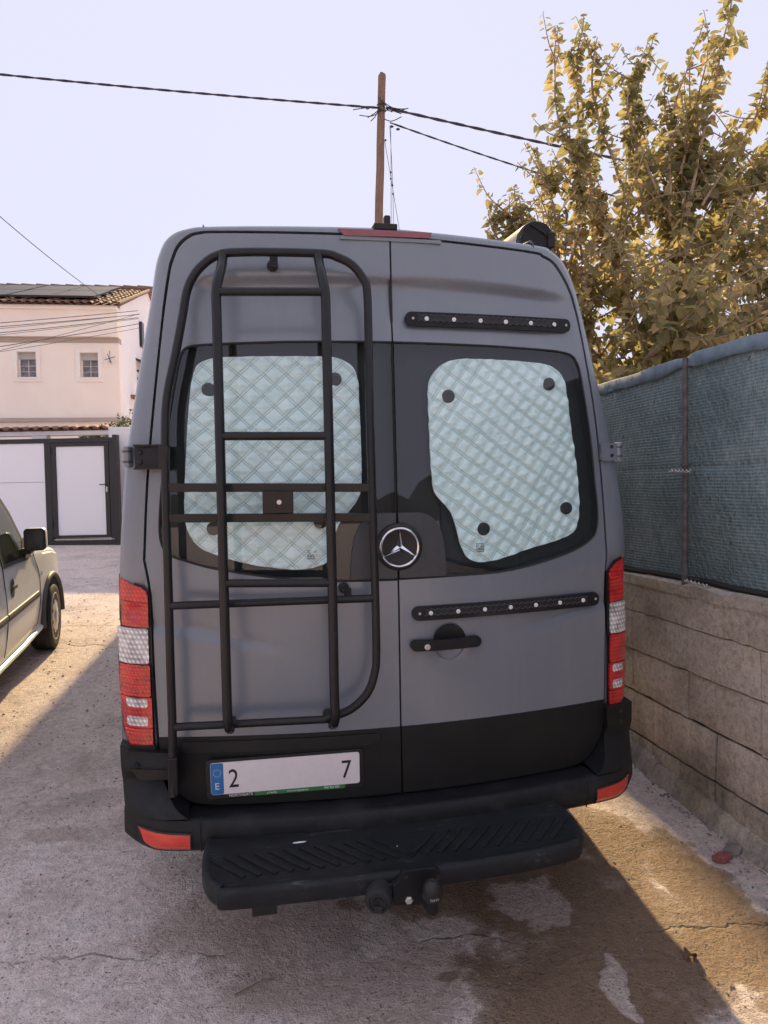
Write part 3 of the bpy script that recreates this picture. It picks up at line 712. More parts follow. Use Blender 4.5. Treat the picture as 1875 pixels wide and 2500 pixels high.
def build_emblem():
    cx, cz = .004, 1.527; y = F(0, cz) - .012
    M = Matrix.Translation((cx, y, cz)) @ FRONT
    base = G().lathe([(.092, -.012), (.090, .004), (.080, .009), (.066, .004), (0, .004)], M, 48).build('emblem', 'black', van)
    g = G(); g.tube([M @ Vector((.0725 * cos(2 * pi * i / 56), .0725 * sin(2 * pi * i / 56), .010)) for i in range(56)], .0048, 10, closed=True); g.build('emblem_ring', 'chrome', base)
    g = G(); vs = [Vector((0, 0, .017))]; n = 6
    for k in range(6):
        a = pi / 2 + k * pi / 3; r = .071 if k % 2 == 0 else .0125; vs.append(Vector((r * cos(a), r * sin(a), .008)))
    vs = [M @ v for v in vs]; g.add(vs, [(0, 1 + k, 1 + (k + 1) % 6) for k in range(6)]); g.build('emblem_star', 'chrome', base, False)
build_emblem()

# ---- tie-down tracks, handle
def build_track(xa, xb, z, rivets, nm):
    cx = (xa + xb) / 2; M = FRONT
    d = skin('tie_down_track', rr(cx, z, xb - xa, .054, .024, 6), lambda x, zz: F(x, zz) - .013, 'plastic', van, .02, .014, estep=.008)
    # scalloped slot: dark row of overlapping round holes with bright rivets between
    n = int((xb - xa - .10) / .0254)
    slot = G()
    pts_t = []; pts_b = []
    x0 = xa + .05
    for i in range(n * 6 + 1):
        x = x0 + i * .0254 / 6; wv = .0050 + .0068 * abs(cos(pi * i / 6)); pts_t.append((x, z + .004 + wv)); pts_b.append((x, z + .004 - wv))
    poly = pts_t + pts_b[::-1]
    skin('track_slot', poly, lambda x, zz: F(x, zz) - .0142, 'black', d, .03, .0, estep=.02)
    lipt = [(x, F(x, zz) - .0145, zz + .0012) for x, zz in pts_t]; lipb = [(x, F(x, zz) - .0145, zz - .0012) for x, zz in pts_b]
    G().tube(lipt, .0022, 5).tube(lipb, .0022, 5).build('slot_lip', 'badge', d)
    for x in rivets:
        r = .0085 if rivets.index(x) not in (0, len(rivets) - 1) else .0055
        Mx = Matrix.Translation((x, F(x, z) - .0145, z + .001)) @ FRONT
        G().lathe([(r, 0), (r, .002), (r * .75, .004), (r * .35, .0042), (r * .3, .002), (0, .002)], Mx, 14).build('rivet', 'white' if r > .006 else 'steel', d)
build_track(.05, .757, 2.390, [.079, .133, .243, .353, .461, .572, .679, .735], 'a')
build_track(.05, .871, 1.269, [.078, .122, .233, .344, .455, .567, .678, .790, .852], 'b')
def build_handle():
    z = 1.150
    # recessed dish with a dark upper half
    h = skin('door_handle', rr(.1815, z, .284, .040, .019, 6), lambda x, zz: F(x, zz) - .030 - .010 * (1 - ((x - .18) / .142) ** 2) + .16 * abs(zz - z) ** 1.3, 'plastic', van, .012, .020, estep=.008)
    up = [(.20 + .064 * cos(a), 1.160 + .060 * sin(a)) for a in [pi * i / 16 for i in range(17)]]
    skin('handle_dish', up, lambda x, zz: F(x, zz) - .006 - .006 * sm((zz - 1.16) / .05), 'plastic', h, .012, .012)
    lo = [(.201 + .060 * cos(a), 1.142 + .060 * sin(a)) for a in [pi + pi * i / 16 for i in range(17)]]
    G().tube([(x, F(x, zz) - .001, zz) for x, zz in lo], .0025, 6).build('dish_edge', 'paint', h)
    M = Matrix.Translation((.101, F(.1, z) - .036, z - .004)) @ FRONT
    G().lathe([(.0115, 0), (.0115, .004), (.0095, .005), (.0095, .003), (.0045, .003), (.004, .0015), (0, .0015)], M, 20).build('key_lock', 'steel', h)
build_handle()

# ---- window covers (loose quilted panels behind the glass)
INS_R = curve2([(.142, 2.05), (.146, 2.150), (.188, 2.212), (.262, 2.244), (.42, 2.247), (.60, 2.240), (.680, 2.228), (.731, 2.190), (.752, 2.115), (.765, 2.006), (.791, 1.81), (.801, 1.65), (.787, 1.576), (.737, 1.530), (.55, 1.488), (.42, 1.455), (.335, 1.449), (.285, 1.472), (.258, 1.53), (.245, 1.585), (.222, 1.650), (.175, 1.704), (.152, 1.755), (.145, 1.90)], 3)
INS_L = curve2([(-.131, 2.150), (-.149, 2.206), (-.205, 2.240), (-.288, 2.246), (-.598, 2.243), (-.700, 2.229), (-.740, 2.185), (-.762, 2.049), (-.776, 1.876), (-.787, 1.700), (-.780, 1.608), (-.739, 1.540), (-.667, 1.506), (-.557, 1.473), (-.40, 1.449), (-.314, 1.455), (-.262, 1.480), (-.240, 1.55), (-.222, 1.610), (-.172, 1.67), (-.138, 1.722), (-.127, 1.806), (-.128, 2.0)], 3)
def quilt(x, z, flip):
    fam = ((-55, .046), (35, .058)) if flip > 0 else ((-43, .058), (42, .058))
    h = 1e9
    for a, p in fam:
        a = radians(a); u = (x * sin(a) + z * cos(a) + .010 * noise.noise((x * 5, z * 5, a))) / p + .3; d = abs((u % 1) - .5) * p; d = abs(d - .0042); h = min(h, d)
    wr = noise.noise((x * 24, z * 60, 1)) * .0045 + noise.noise((x * 8, z * 20, 5)) * .008 + noise.noise((x * 55, z * 90, 8)) * .0016
    return -.0045 * (1 - exp(-(h / .0026) ** 2)) - .0060 * min(1, h / .02) + wr * min(1, h / .012)
def build_cover(nm, poly, cups, lab, flip, labelx):
    t = thing(nm, lab, 'window cover', mat=VANM, group='quilted window covers')
    t_ = skin('quilted_panel', poly, lambda x, z: F(x, z) + .026 + quilt(x, z, flip), 'foil', t, .0044, .01, estep=.012, ang=180)
    g = G()
    for a, p in (((-55, .046), (35, .058)) if flip > 0 else ((-43, .058), (42, .058))):
        a = radians(a); nx, nz = sin(a), cos(a); dx_, dz_ = cos(a), -sin(a)
        for k in range(-60, 80):
            for e in (-.0042, .0042):
                run = []
                for i in range(-260, 261):
                    q0 = (k + .5 - .3) * p + e; tt = i * .008
                    bx_, bz_ = .0 + nx * q0 + dx_ * tt, nz * q0 + dz_ * tt
                    if abs(bx_) > .85 or not 1.42 < bz_ < 2.27: ok = False
                    else:
                        w_ = .010 * noise.noise((bx_ * 5, bz_ * 5, a)); bx_ -= nx * w_; bz_ -= nz * w_; ok = inside((bx_, bz_), poly)
                    if ok: run.append((bx_, F(bx_, bz_) + .0238 + quilt(bx_, bz_, flip), bz_))
                    elif len(run) > 3: g.tube(run, .0013, 4, False); run = []
                    else: run = []
    g.build('stitching', 'thread', t)
    for (x, z) in cups:
        M = Matrix.Translation((x, F(x, z) + .015, z)) @ FRONT
        c = G().lathe([(.0255, -.004), (.0255, .002), (.022, .004), (.013, .005), (.012, .001), (0, .001)], M, 24).build('suction_cup', 'rubber', t)
build_cover('window_cover', INS_R, [(.222, 2.099), (.663, 2.154), (.357, 1.579), (.733, 1.647)], 'pale teal quilted cover filling the right rear window', 1, .318)
build_cover('window_cover', INS_L, [(-.687, 2.121), (-.221, 2.160), (-.682, 1.608), (-.289, 1.626)], 'pale teal quilted cover in the left rear window behind the ladder', -1, -.342)
def glass_stamp(x0, z0):
    g = G(); rnd = random.Random(int(abs(x0) * 1000))
    for r in range(6):
        z = z0 - r * .0058; x = x0
        while x < x0 + .034:
            w_ = rnd.uniform(.003, .010) if r < 5 else .0022
            if rnd.random() < .78: g.box((x, F(x, z) + .0015, z - .0016 if r < 5 else z - .004), (min(x + w_, x0 + .035), F(x, z) + .0022, z + .0014))
            x += w_ + .0022
    g.build('glass_stamp', 'black', van, False)
glass_stamp(.318, 1.524); glass_stamp(-.342, 1.522)

# ---- tail lamps
def FLP(x, z): return F(x, z) - .016 + 5.0 * max(0, abs(x) - .955) ** 2
def build_lamp(sd_):
    s = sd_; sh = 0 if s < 0 else -.022
    def q(pts): return [(s * (abs(x) + (sh if abs(x) > .95 else 0)), z) for x, z in pts]
    outl = q([(1.034, 1.440), (.981, 1.417), (.943, 1.402), (.924, 1.388), (.917, 1.368), (.916, 1.05), (.917, .795), (1.008, .790), (1.036, .846), (1.046, 1.014), (1.049, 1.131), (1.034, 1.250), (1.037, 1.285)])
    base = skin('tail_lamp', outl, lambda x, z: FLP(x, z) + .012, 'frit', van, .03, .03, estep=.012)
    tag(base, label='left tail lamp in red and clear bands' if s < 0 else 'right tail lamp in red and clear bands')
    def rib(px, pz, amp):
        return lambda x, z: FLP(x, z) - amp * abs(((x / px) % 1) - .5) * 2 - amp * abs(((z / pz) % 1) - .5) * 2
    I, O = .926, 1.030
    def band(z0, z1, i0=.924, o0=None, rad=.006):
        oo = lambda z: 1.030 if z > 1.26 else (1.0435 if z > 1.0 else 1.03 + (z - .86) * .09)
        return q([(i0, z0 + rad), (i0 + rad, z0), (oo(z0), z0), (oo((z0 + z1) / 2), (z0 + z1) / 2), (oo(z1), z1), (i0 + rad, z1), (i0, z1 - rad)])
    top = q([(1.028, 1.430), (.980, 1.409), (.948, 1.397), (.931, 1.384), (.925, 1.366), (.925, 1.340), (1.028, 1.352)])
    skin('red_lens', top, rib(.0085, .0085, .0022), 'red', base, .0042, .012, ang=60, estep=.012)
    mid = q([(1.028, 1.350), (.925, 1.338), (.925, 1.250), (1.026, 1.256)])
    skin('red_lens', mid, lambda x, z: FLP(x, z) - .0015 + .010 * exp(-(((abs(x) - .975) / .035) ** 2 + ((z - 1.31) / .03) ** 2)) - .0016 * abs(((x + z) / .009 % 1) - .5) * 2, 'red', base, .0045, .012, ang=60, estep=.012)
    skin('clear_lens', band(1.114, 1.246, .928), lambda x, z: FLP(x, z) + .004 - .003 * abs(((x * .6 + z * (1 if abs(x) > 1.0 else .5)) / .010 % 1) - .5) * 2 - .002 * abs((x / .008 % 1) - .5), 'clear', base, .0042, .010, ang=60, estep=.012)
    skin('red_lens', band(.992, 1.110, .925), rib(.0105, .0105, .0022), 'red', base, .0045, .012, ang=60, estep=.012)
    # red band carrying two clear windows
    w1 = q([(.938, .958), (.944, .952), (1.012, .952), (1.020, .958), (1.020, .980), (1.012, .986), (.944, .986), (.938, .980)])
    w2 = q([(.938, .888), (.944, .882), (1.012, .882), (1.020, .888), (1.020, .912), (1.012, .918), (.944, .918), (.938, .912)])
    skin('red_lens', band(.874, .990, .922), lambda x, z: FLP(x, z) - .002, 'red', base, .010, .012, holes=(w1, w2), ang=60, estep=.008)
    for w_ in (w1, w2): skin('clear_lens', w_, lambda x, z: FLP(x, z) + .001 - .002 * abs(((x + z * .4) / .008 % 1) - .5) * 2, 'clear', base, .0045, .010, ang=60, estep=.006)
    bot = q([(.922, .872), (.922, .802), (1.004, .797), (1.026, .846), (1.029, .872)])
    skin('red_lens', bot, rib(.012, .012, .0026), 'red', base, .0048, .012, ang=60, estep=.012)
build_lamp(-1); build_lamp(1)

# ---- high brake light, roof camera bracket, awning
skin('brake_light', [(-.197, 2.720), (.166, 2.722), (.153, 2.697), (-.179, 2.692)], lambda x, z: F(x, z) - .016 + (z - 2.69) * .4, 'redtop', van, .02, .03, estep=.02)
G().box((-.190, F(0, 2.69) - .006, 2.680), (.20, F(0, 2.69) + .012, 2.693)).build('brake_light_base', 'paint', van, False)
br = bevel(G().box((-.060, F(0, 2.72) + .0, 2.726), (.030, F(0, 2.72) + .07, 2.748)).build('camera_bracket', 'rubber', van, False), .003)
bevel(G().box((-.016, F(0, 2.72) + .02, 2.744), (.008, F(0, 2.72) + .05, 2.785)).build('camera_hinge', 'rubber', br, False), .006, 3)
def build_awning():
    y0 = .60; sec = [(.640, 2.748), (.652, 2.800), (.668, 2.860), (.705, 2.892), (.745, 2.896), (.790, 2.882), (.812, 2.852), (.816, 2.800), (.795, 2.752)]
    dx, dz = .035, .025
    sec = [(x + dx, z + dz) for x, z in sec]
    s2 = [(p.x, p.z) for p in catmull([(x, 0, z) for x, z in sec], 3, True)]
    c = []
    for (y, k) in ((y0, .90), (y0 + .012, .97), (y0 + .05, 1.0)):
        mx = sum(p[0] for p in s2) / len(s2); mz = sum(p[1] for p in s2) / len(s2); c.append([Vector((mx + (x - mx) * k, y, mz + (z - mz) * k)) for x, z in s2])
    n = len(s2); vs = [v for r in c for v in r]; fs = [tuple(range(n))[::-1]]
    for i in range(2):
        for j in range(n): a = i * n; fs.append((a + j, a + (j + 1) % n, a + n + (j + 1) % n, a + n + j))
    cap = mk('awning_case', vs, fs, 'plastic', van, True, 35)
    loft([[Vector((x, y, z)) for x, z in s2] for y in (y0 + .05, 3.9)], 'awning_body', 'awn', cap, 40, True)
    G().tube([(.690, y0 - .003, 2.835), (.735, y0 - .004, 2.90), (.795, y0 - .005, 2.87), (.845, y0 - .003, 2.835)], .004, 6).build('awning_rim', 'rubber', cap)
    bevel(G().box((.82, y0 - .012, 2.80), (.856, y0 + .03, 2.87)).build('awning_arm', 'plastic', cap, False), .006)
    for y in (.75, 2.0, 3.6): G().box((.66, y, 2.70), (.82, y + .06, 2.79)).build('awning_foot', 'plastic', cap, False)
build_awning()

# ---- hinges
def Lp(x, z, off): return Vector((x, F(x, z) + off, z))
def build_hinges():
    # upper left: black bracket bolted over a grey hinge
    x0, x1 = -.955, -.856; z0, z1 = 1.834, 1.918
    b_ = skin('hinge_bracket', [(x0, z0), (x1, z0 - .004), (x1, z1), (x0, z1)], lambda x, z: F(x, z) - .036, 'tube', van, .03, .010)
    for z in (z0, z1): G().box((x0, F(-.9, z) - .060, z - .003), (x1 + .004, F(-.9, z) - .0, z + .003)).build('bracket_flange', 'tube', b_, False)
    for z in (1.892, 1.857): G().lathe([(.009, 0), (.009, .004), (.006, .006), (0, .005)], Matrix.Translation((-.936, F(-.936, z) - .037, z)) @ FRONT, 12).build('bolt', 'black', b_)
    for (sx, xa, xb) in ((-1, -.991, -.950), (1, .960, .990)):
        k = G(); M = Matrix.Translation((sx * .985, F(.985, 1.87) - .012, 1.838)); k.lathe([(.016, 0), (.016, .074), (.010, .078)], M, 14); h = k.build('hinge_knuckle', 'paint', van)
        for z in (1.855, 1.893): G().lathe([(.018, 0), (.018, .006)], Matrix.Translation((sx * .985, F(.985, 1.87) - .012, z)), 14).build('hinge_ring', 'badge', h)
    # upper right: grey hinge plate with two dark holes
    p = skin('hinge_plate', rr(.936, 1.876, .086, .074, .008, 3), lambda x, z: F(x, z) - .022, 'paint', van, .02, .030)
    for z in (1.897, 1.861): G().lathe([(.008, 0), (.008, .0015), (0, .0015)], Matrix.Translation((.945, F(.945, z) - .0225, z)) @ FRONT, 14).build('hinge_hole', 'black', p)
    # lower hinges
    lw = skin('lower_hinge', [(-1.020, .700), (-.858, .690), (-.858, .790), (-1.012, .800), (-1.030, .770)], lambda x, z: F(x, z) - .050 - .01 * sin(z * 70), 'liner', van, .02, .05)
    skin('hinge_flange', [(-1.00, .742), (-.862, .738), (-.862, .700), (-.97, .696)], lambda x, z: F(x, z) - .064 + .2 * (.74 - z), 'tube', lw, .02, .02)
    G().lathe([(.011, 0), (.010, .006), (0, .007)], Matrix.Translation((-.980, F(-.98, .755) - .062, .755)) @ FRONT, 12).build('bolt', 'plastic', lw)
    rw = skin('lower_hinge', rr(.948, .768, .104, .096, .012, 3), lambda x, z: F(x, z) - .040, 'liner', van, .02, .05)
    for z in (.79, .745): G().lathe([(.009, 0), (.009, .0015), (0, .0015)], Matrix.Translation((.965, F(.965, z) - .0405, z)) @ FRONT, 12).build('hinge_hole', 'black', rw)
build_hinges()

# ---- ladder rack on the left door
def build_ladder():
    off = -.10
    A = [(-.845, .66), (-.845, .80), (-.842, .921), (-.842, 1.165), (-.841, 1.405), (-.841, 1.70), (-.838, 1.938), (-.828, 2.085), (-.795, 2.232), (-.766, 2.37), (-.747, 2.463), (-.717, 2.523), (-.672, 2.568), (-.622, 2.592), (-.56, 2.598)]
    B = [(-.268, 2.599), (-.215, 2.587), (-.165, 2.562), (-.127, 2.516), (-.111, 2.462), (-.111, 2.236), (-.113, 2.05), (-.111, 1.8), (-.110, 1.5), (-.109, 1.386), (-.109, 1.16), (-.116, 1.085), (-.143, 1.012), (-.197, .960), (-.254, .936), (-.30, .926)]
    path = [Lp(x, z, off) for x, z in A] + [Lp(-.45, 2.6, off)] + [Lp(x, z, off) for x, z in B]
    frame = G().tube(catmull(path, 5), .0155, 14).build('ladder_frame', 'tube', van)
    tag(frame, label='black tubular ladder frame on the left rear door')
    def bar(name, a, b_, r=.0145, o=off): return G().tube([Lp(a[0], a[1], o), Lp((a[0] + b_[0]) / 2, (a[1] + b_[1]) / 2, o), Lp(b_[0], b_[1], o)], r, 12).build(name, 'tube', frame)
    def sbar(name, a, b_, r=.0145, o=off): return G().tube([Lp(a[0], a[1], o), Lp(b_[0], b_[1], o)], r, 12).build(name, 'tube', frame)
    sbar('bottom_bar', (-.84, .912), (-.27, .922)); sbar('middle_bar', (-.84, 1.349), (-.112, 1.357))
    # flat bars with the centre plate
    for zl, zr in ((1.7685, 1.759), (1.660, 1.652)):
        a = Lp(-.848, zl, off - .004); b2 = Lp(-.108, zr, off - .004); h = .0155; t = .006
        vs = []
        for p in (a, b2):
            for (dy, dz) in ((-t, -h), (-t, h), (t, h), (t, -h)): vs.append(p + Vector((0, dy, dz)))
        bevel(mk('flat_bar', vs, [(0, 1, 2, 3), (4, 7, 6, 5), (0, 4, 5, 1), (1, 5, 6, 2), (2, 6, 7, 3), (3, 7, 4, 0)], 'tube', frame), .002)
    yy = F(-.45, 1.71) - .100
    pl = bevel(G().box((-.505, yy - .012, 1.672), (-.396, yy + .012, 1.752)).build('centre_plate', 'tube', frame, False), .003)
    G().lathe([(.0085, 0), (.0085, .0012), (.0065, .0014), (.0065, -.002), (0, -.002)], Matrix.Translation((-.447, yy - .0125, 1.713)) @ FRONT, 18).build('plate_hole', 'steel', pl)
    for (x, r0) in ((-.620, -.645), (-.287, -.272)):
        lf = r0 < -.5
        pts = [Lp(x, 2.596, -.10), Lp(x + (-.002 if lf else .003), 2.56, -.115), Lp(x * .6 + r0 * .4, 2.515, -.150), Lp(r0 + (.004 if lf else -.004), 2.468, -.172), Lp(r0, 2.43, -.175)]
        pts += [Lp(r0 + (-.001 if lf else -.003) * i / 6, 2.35 - i * (2.35 - 1.02) / 6, -.175) for i in range(7)]
        pts += [Lp(r0, .965, -.172), Lp(r0 + (.003 if lf else -.003), .925, -.150), Lp(r0 + (.006 if lf else -.004), .905, -.110)]
        G().tube(catmull(pts, 4), .0172, 14).build('ladder_stile', 'tube', frame)
    for za, zb in ((2.443, 2.447), (1.948, 1.946), (1.441, 1.433)): sbar('rung', (-.644, za), (-.273, zb), .0150, -.175)
    # standoffs and rubber feet
    for (x, z) in ((-.443, 2.575), (-.21, 1.380), (-.638, .893), (-.279, .905)):
        M = Matrix.Translation(Lp(x, z, -.002)) @ FRONT
        s_ = G().lathe([(.021, 0), (.020, .010), (.012, .014), (.011, .090)], M, 16).build('standoff', 'rubber', frame)
    bevel(G().box((-.457, F(-.443, 2.56) - .10, 2.545), (-.429, F(-.443, 2.56) - .088, 2.60)).build('top_clip', 'plastic', frame, False), .003)
    bevel(G().box((-.222, F(-.21, 1.38) - .105, 1.362), (-.196, F(-.21, 1.38) - .085, 1.398)).build('side_clip', 'plastic', frame, False), .004)
    # foot bracket joining the lower hinge
    bevel(G().box((-.862, F(-.85, .7) - .115, .665), (-.828, F(-.85, .7) - .02, .805)).build('foot_bracket', 'tube', frame, False), .004)
    bevel(G().box((-.862, F(-.85, 1.87) - .115, 1.835), (-.826, F(-.85, 1.87) - .03, 1.918)).build('hinge_lug', 'tube', frame, False), .004)
build_ladder()

# ---- number plate
def build_plate():
    cx, cz = -.441, .693; yb = F(cx, cz) - .016
    tilt = Matrix.Translation((cx, yb, cz)) @ Matrix.Rotation(-math.atan2(.10, 1) * .55, 4, 'Z') @ Matrix.Rotation(radians(-.5), 4, 'Y') @ FRONT
    pb = G(); pb.prism([(x, y) for x, y in rr(0, -.004, .585, .150, .012, 4)], -.012, .0, tilt); base = bevel(pb.build('number_plate', 'black', van, False), .002)
    G().prism(rr(0, 0, .552, .122, .009, 4), .0005, .003, tilt).build('plate_face', 'platew', base, False)
    G().prism(rr(-.252, 0, .046, .119, .006, 4), .0032, .0040, tilt).build('plate_blue_band', 'eublue', base, False)
    g = G()
    for k in range(12):
        a = k * pi / 6; c = Vector((-.252 + .0135 * cos(a), .022 + .0135 * sin(a), .0042)); g.lathe([(.0015, 0), (.0013, .0006), (0, .0007)], tilt @ Matrix.Translation(c), 6)
    g.build('plate_stars', 'white', base, False)
    text('plate_letter', "E", .036, 'white', base, tilt @ Matrix.Translation((-.262, -.040, .0045)))
    text('plate_digit', "2", .100, 'black', base, tilt @ Matrix.Translation((-.213, -.036, .0038)) @ Matrix.Diagonal((.82, 1, 1, 1)))
    text('plate_digit', "7", .100, 'black', base, tilt @ Matrix.Translation((.205, -.036, .0038)) @ Matrix.Diagonal((.82, 1, 1, 1)))
    text('plate_maker', "NORTHGATE", .0145, 'white', base, tilt @ Matrix.Translation((-.212, -.0735, .0012)))
    G().prism([(-.118, -.0760), (.215, -.0760), (.221, -.0700), (.221, -.0610), (-.118, -.0610)], .0030, .0036, tilt).build('green_strip', 'green', base, False)
    text('strip_print', "g Flexible", .0095, 'white', base, tilt @ Matrix.Translation((-.072, -.0712, .0040)))
    text('strip_print', "www.northgateplc.es", .0095, 'white', base, tilt @ Matrix.Translation((.000, -.0712, .0040)))
    text('strip_print', "900 933 900", .0115, 'white', base, tilt @ Matrix.Translation((.140, -.0718, .0040)))
    # grip strip above the plate
    skin('grip_strip', rr(-.452, .800, .735, .040, .010, 3), lambda x, z: F(x, z) - .016 + .25 * max(0, z - .80), 'liner', van, .03, .012, estep=.02)
build_plate()

# ---- bumper, step, tow bar
def build_bumper():
    def T(x, z): return F(x, z) - .022 - .100 * sm((.70 - z) / .115) + 2.0 * max(0, abs(x) - .97) ** 2 * (1 - sm((.72 - z) / .13)) + 3.2 * max(0, abs(x) - .86) ** 2 * sm((.72 - z) / .13)
    def Lw(x, z):
        return F(x, .575) - .122 - .010 * sm((.575 - z) / .05) + .040 * sm((.50 - z) / .07) + 3.2 * max(0, abs(x) - .86) ** 2
    def lo(x): return .452 + .020 * (1 - sm((abs(x) - .45) / .4)) + .9 * max(0, abs(x) - .93) ** 1.5
    xs = [-1.035 + 2.07 * i / 90 for i in range(91)]
    cv = []
    for x in xs:
        zb = lo(x); col = []
        ax = abs(x)
        if ax < .80: col += [Vector((x, F(x, .575) + .02, .570)), Vector((x, F(x, .575) - .02, .572)), Vector((x, F(x, .575) - .095, .579)), Vector((x, F(x, .575) - .114, .576))]
        else: col += [Vector((x, T(x, .59) + .05, .579)), Vector((x, T(x, .585) + .02, .580)), Vector((x, T(x, .58) + .008, .580)), Vector((x, T(x, .578) + .002, .577))]
        for z in (.566, .545, .52, .50, zb + .02, zb + .004):
            col.append(Vector((x, Lw(x, z), max(z, zb))))
        col.append(Vector((x, Lw(x, zb) + .012, zb - .003))); col.append(Vector((x, Lw(x, zb) + .16, zb + .03)))
        cv.append(col)
    bp = loft(cv, 'rear_bumper', 'plastic', van, 40)
    for s in (-1, 1):
        inner = curve2([(s * .915, .812), (s * .905, .745), (s * .888, .685), (s * .846, .622), (s * .795, .585)], 4)
        outer = curve2([(s * 1.030, .575), (s * 1.040, .65), (s * 1.044, .746), (s * 1.045, .806)], 4)
        skin('bumper_corner', inner + outer, T, 'plastic', bp, .022, .15, estep=.02)
        for x in (s * .752,): G().tube([(x, F(x, .575) - .10, .581), (x, Lw(x, .56) - .001, .566), (x, Lw(x, .5) - .001, .50), (x, Lw(x, .46), lo(x))], .003, 5).build('bumper_joint', 'black', bp)
        zz = [(.978, .545), (.786, .534), (.788, .468), (.92, .468), (.955, .490)]
        rf = skin('reflector', [(s * x, z) for x, z in zz], lambda x, z: Lw(x, z) - .004, 'refl', bp, .012, .012, estep=.01)
        fr = [(s * x, z) for x, z in zz]; G().tube([(x, Lw(x, z) - .002, z) for x, z in resample(fr, .02)], .0045, 6, closed=True).build('reflector_frame', 'black', rf)
G().box((-.93, .16, .46), (.93, .34, .80)).build('crossmember', 'void', van, False)
build_bumper()
def build_step():
    zt = .530; yb, yf = -.06, -.385
    def outline(k, d=0):
        p = [(-.735 + d, yb), (-.742 + d, -.20), (-.725 + d, -.30), (-.690 + d, -.355 + d * .6), (-.645, yf + d), (-.3, yf - .012 + d), (0, yf - .016 + d), (.3, yf - .008 + d), (.515, yf + .02 + d), (.575 - d, -.330 + d * .5), (.600 - d, -.26), (.608 - d, -.16), (.595 - d, yb)]
        return [(v.x, v.y) for v in catmull([(x, y, 0) for x, y in p], 4)]
    rings = []
    for (d, z) in ((.030, zt - .072), (.006, zt - .067), (0, zt - .055), (0, zt - .016), (.005, zt - .005), (.016, zt), (.022, zt - .001), (.030, zt - .007)):
        rings.append([Vector((x, y, z + .045 * 0)) for x, y in outline(0, d)])
    n = len(rings[0]); vs = [v for r in rings for v in r]; fs = []
    for i in range(len(rings) - 1):
        for j in range(n - 1): a = i * n; fs.append((a + j, a + j + 1, a + n + j + 1, a + n + j))
    fs.append(tuple((len(rings) - 1) * n + j for j in range(n)))
    fs.append(tuple(range(n))[::-1])
    st = mk('rear_step', vs, fs, 'scuff', van, True, 50)
    tag(st, label='black ribbed plastic rear step, scuffed grey on top')
    # chevron tread ribs
    g = G(); g.box((-.055, -.0045, 0), (.055, .0045, .006)); rb = g.v; 
    me = None
    k = 0
    for i in range(24):
        cx = -.66 + i * .0515; s = 1 if cx < -.05 else -1
        if abs(cx + .05) < .03: continue
        for (cy) in (-.235,):
            M = Matrix.Translation((cx, cy - .01, zt - .0065)) @ Matrix.Rotation(radians(-48 * s), 4, 'Z')
            o = None
            if me is None:
                o = mk('tread_rib', [v for v in G().box((-.088, -.008, 0), (.088, .008, .0035)).v], G().box((0, 0, 0), (1, 1, 1)).f, 'scuff', st); me = o.data
            else: o = link(bpy.data.objects.new('tread_rib', me), st)
            o.matrix_local = M
    bevel(G().box((-.58, -.33, .395), (-.50, -.30, .445)).build('step_bracket', 'black', st, False), .003)
    # pale scuff and bird lime specks
    for (x, y, r) in ((-.41, -.145, .016), (.36, -.26, .004), (-.08, -.24, .003)):
        G().lathe([(r, 0), (r * .6, .001), (0, .0012)], Matrix.Translation((x, y, zt - .0072 if r < .01 else zt - .006)) @ Matrix.Diagonal((1.6, .35 if r > .01 else .8, 1, 1)), 8).build('speck', 'white', st)
build_step()
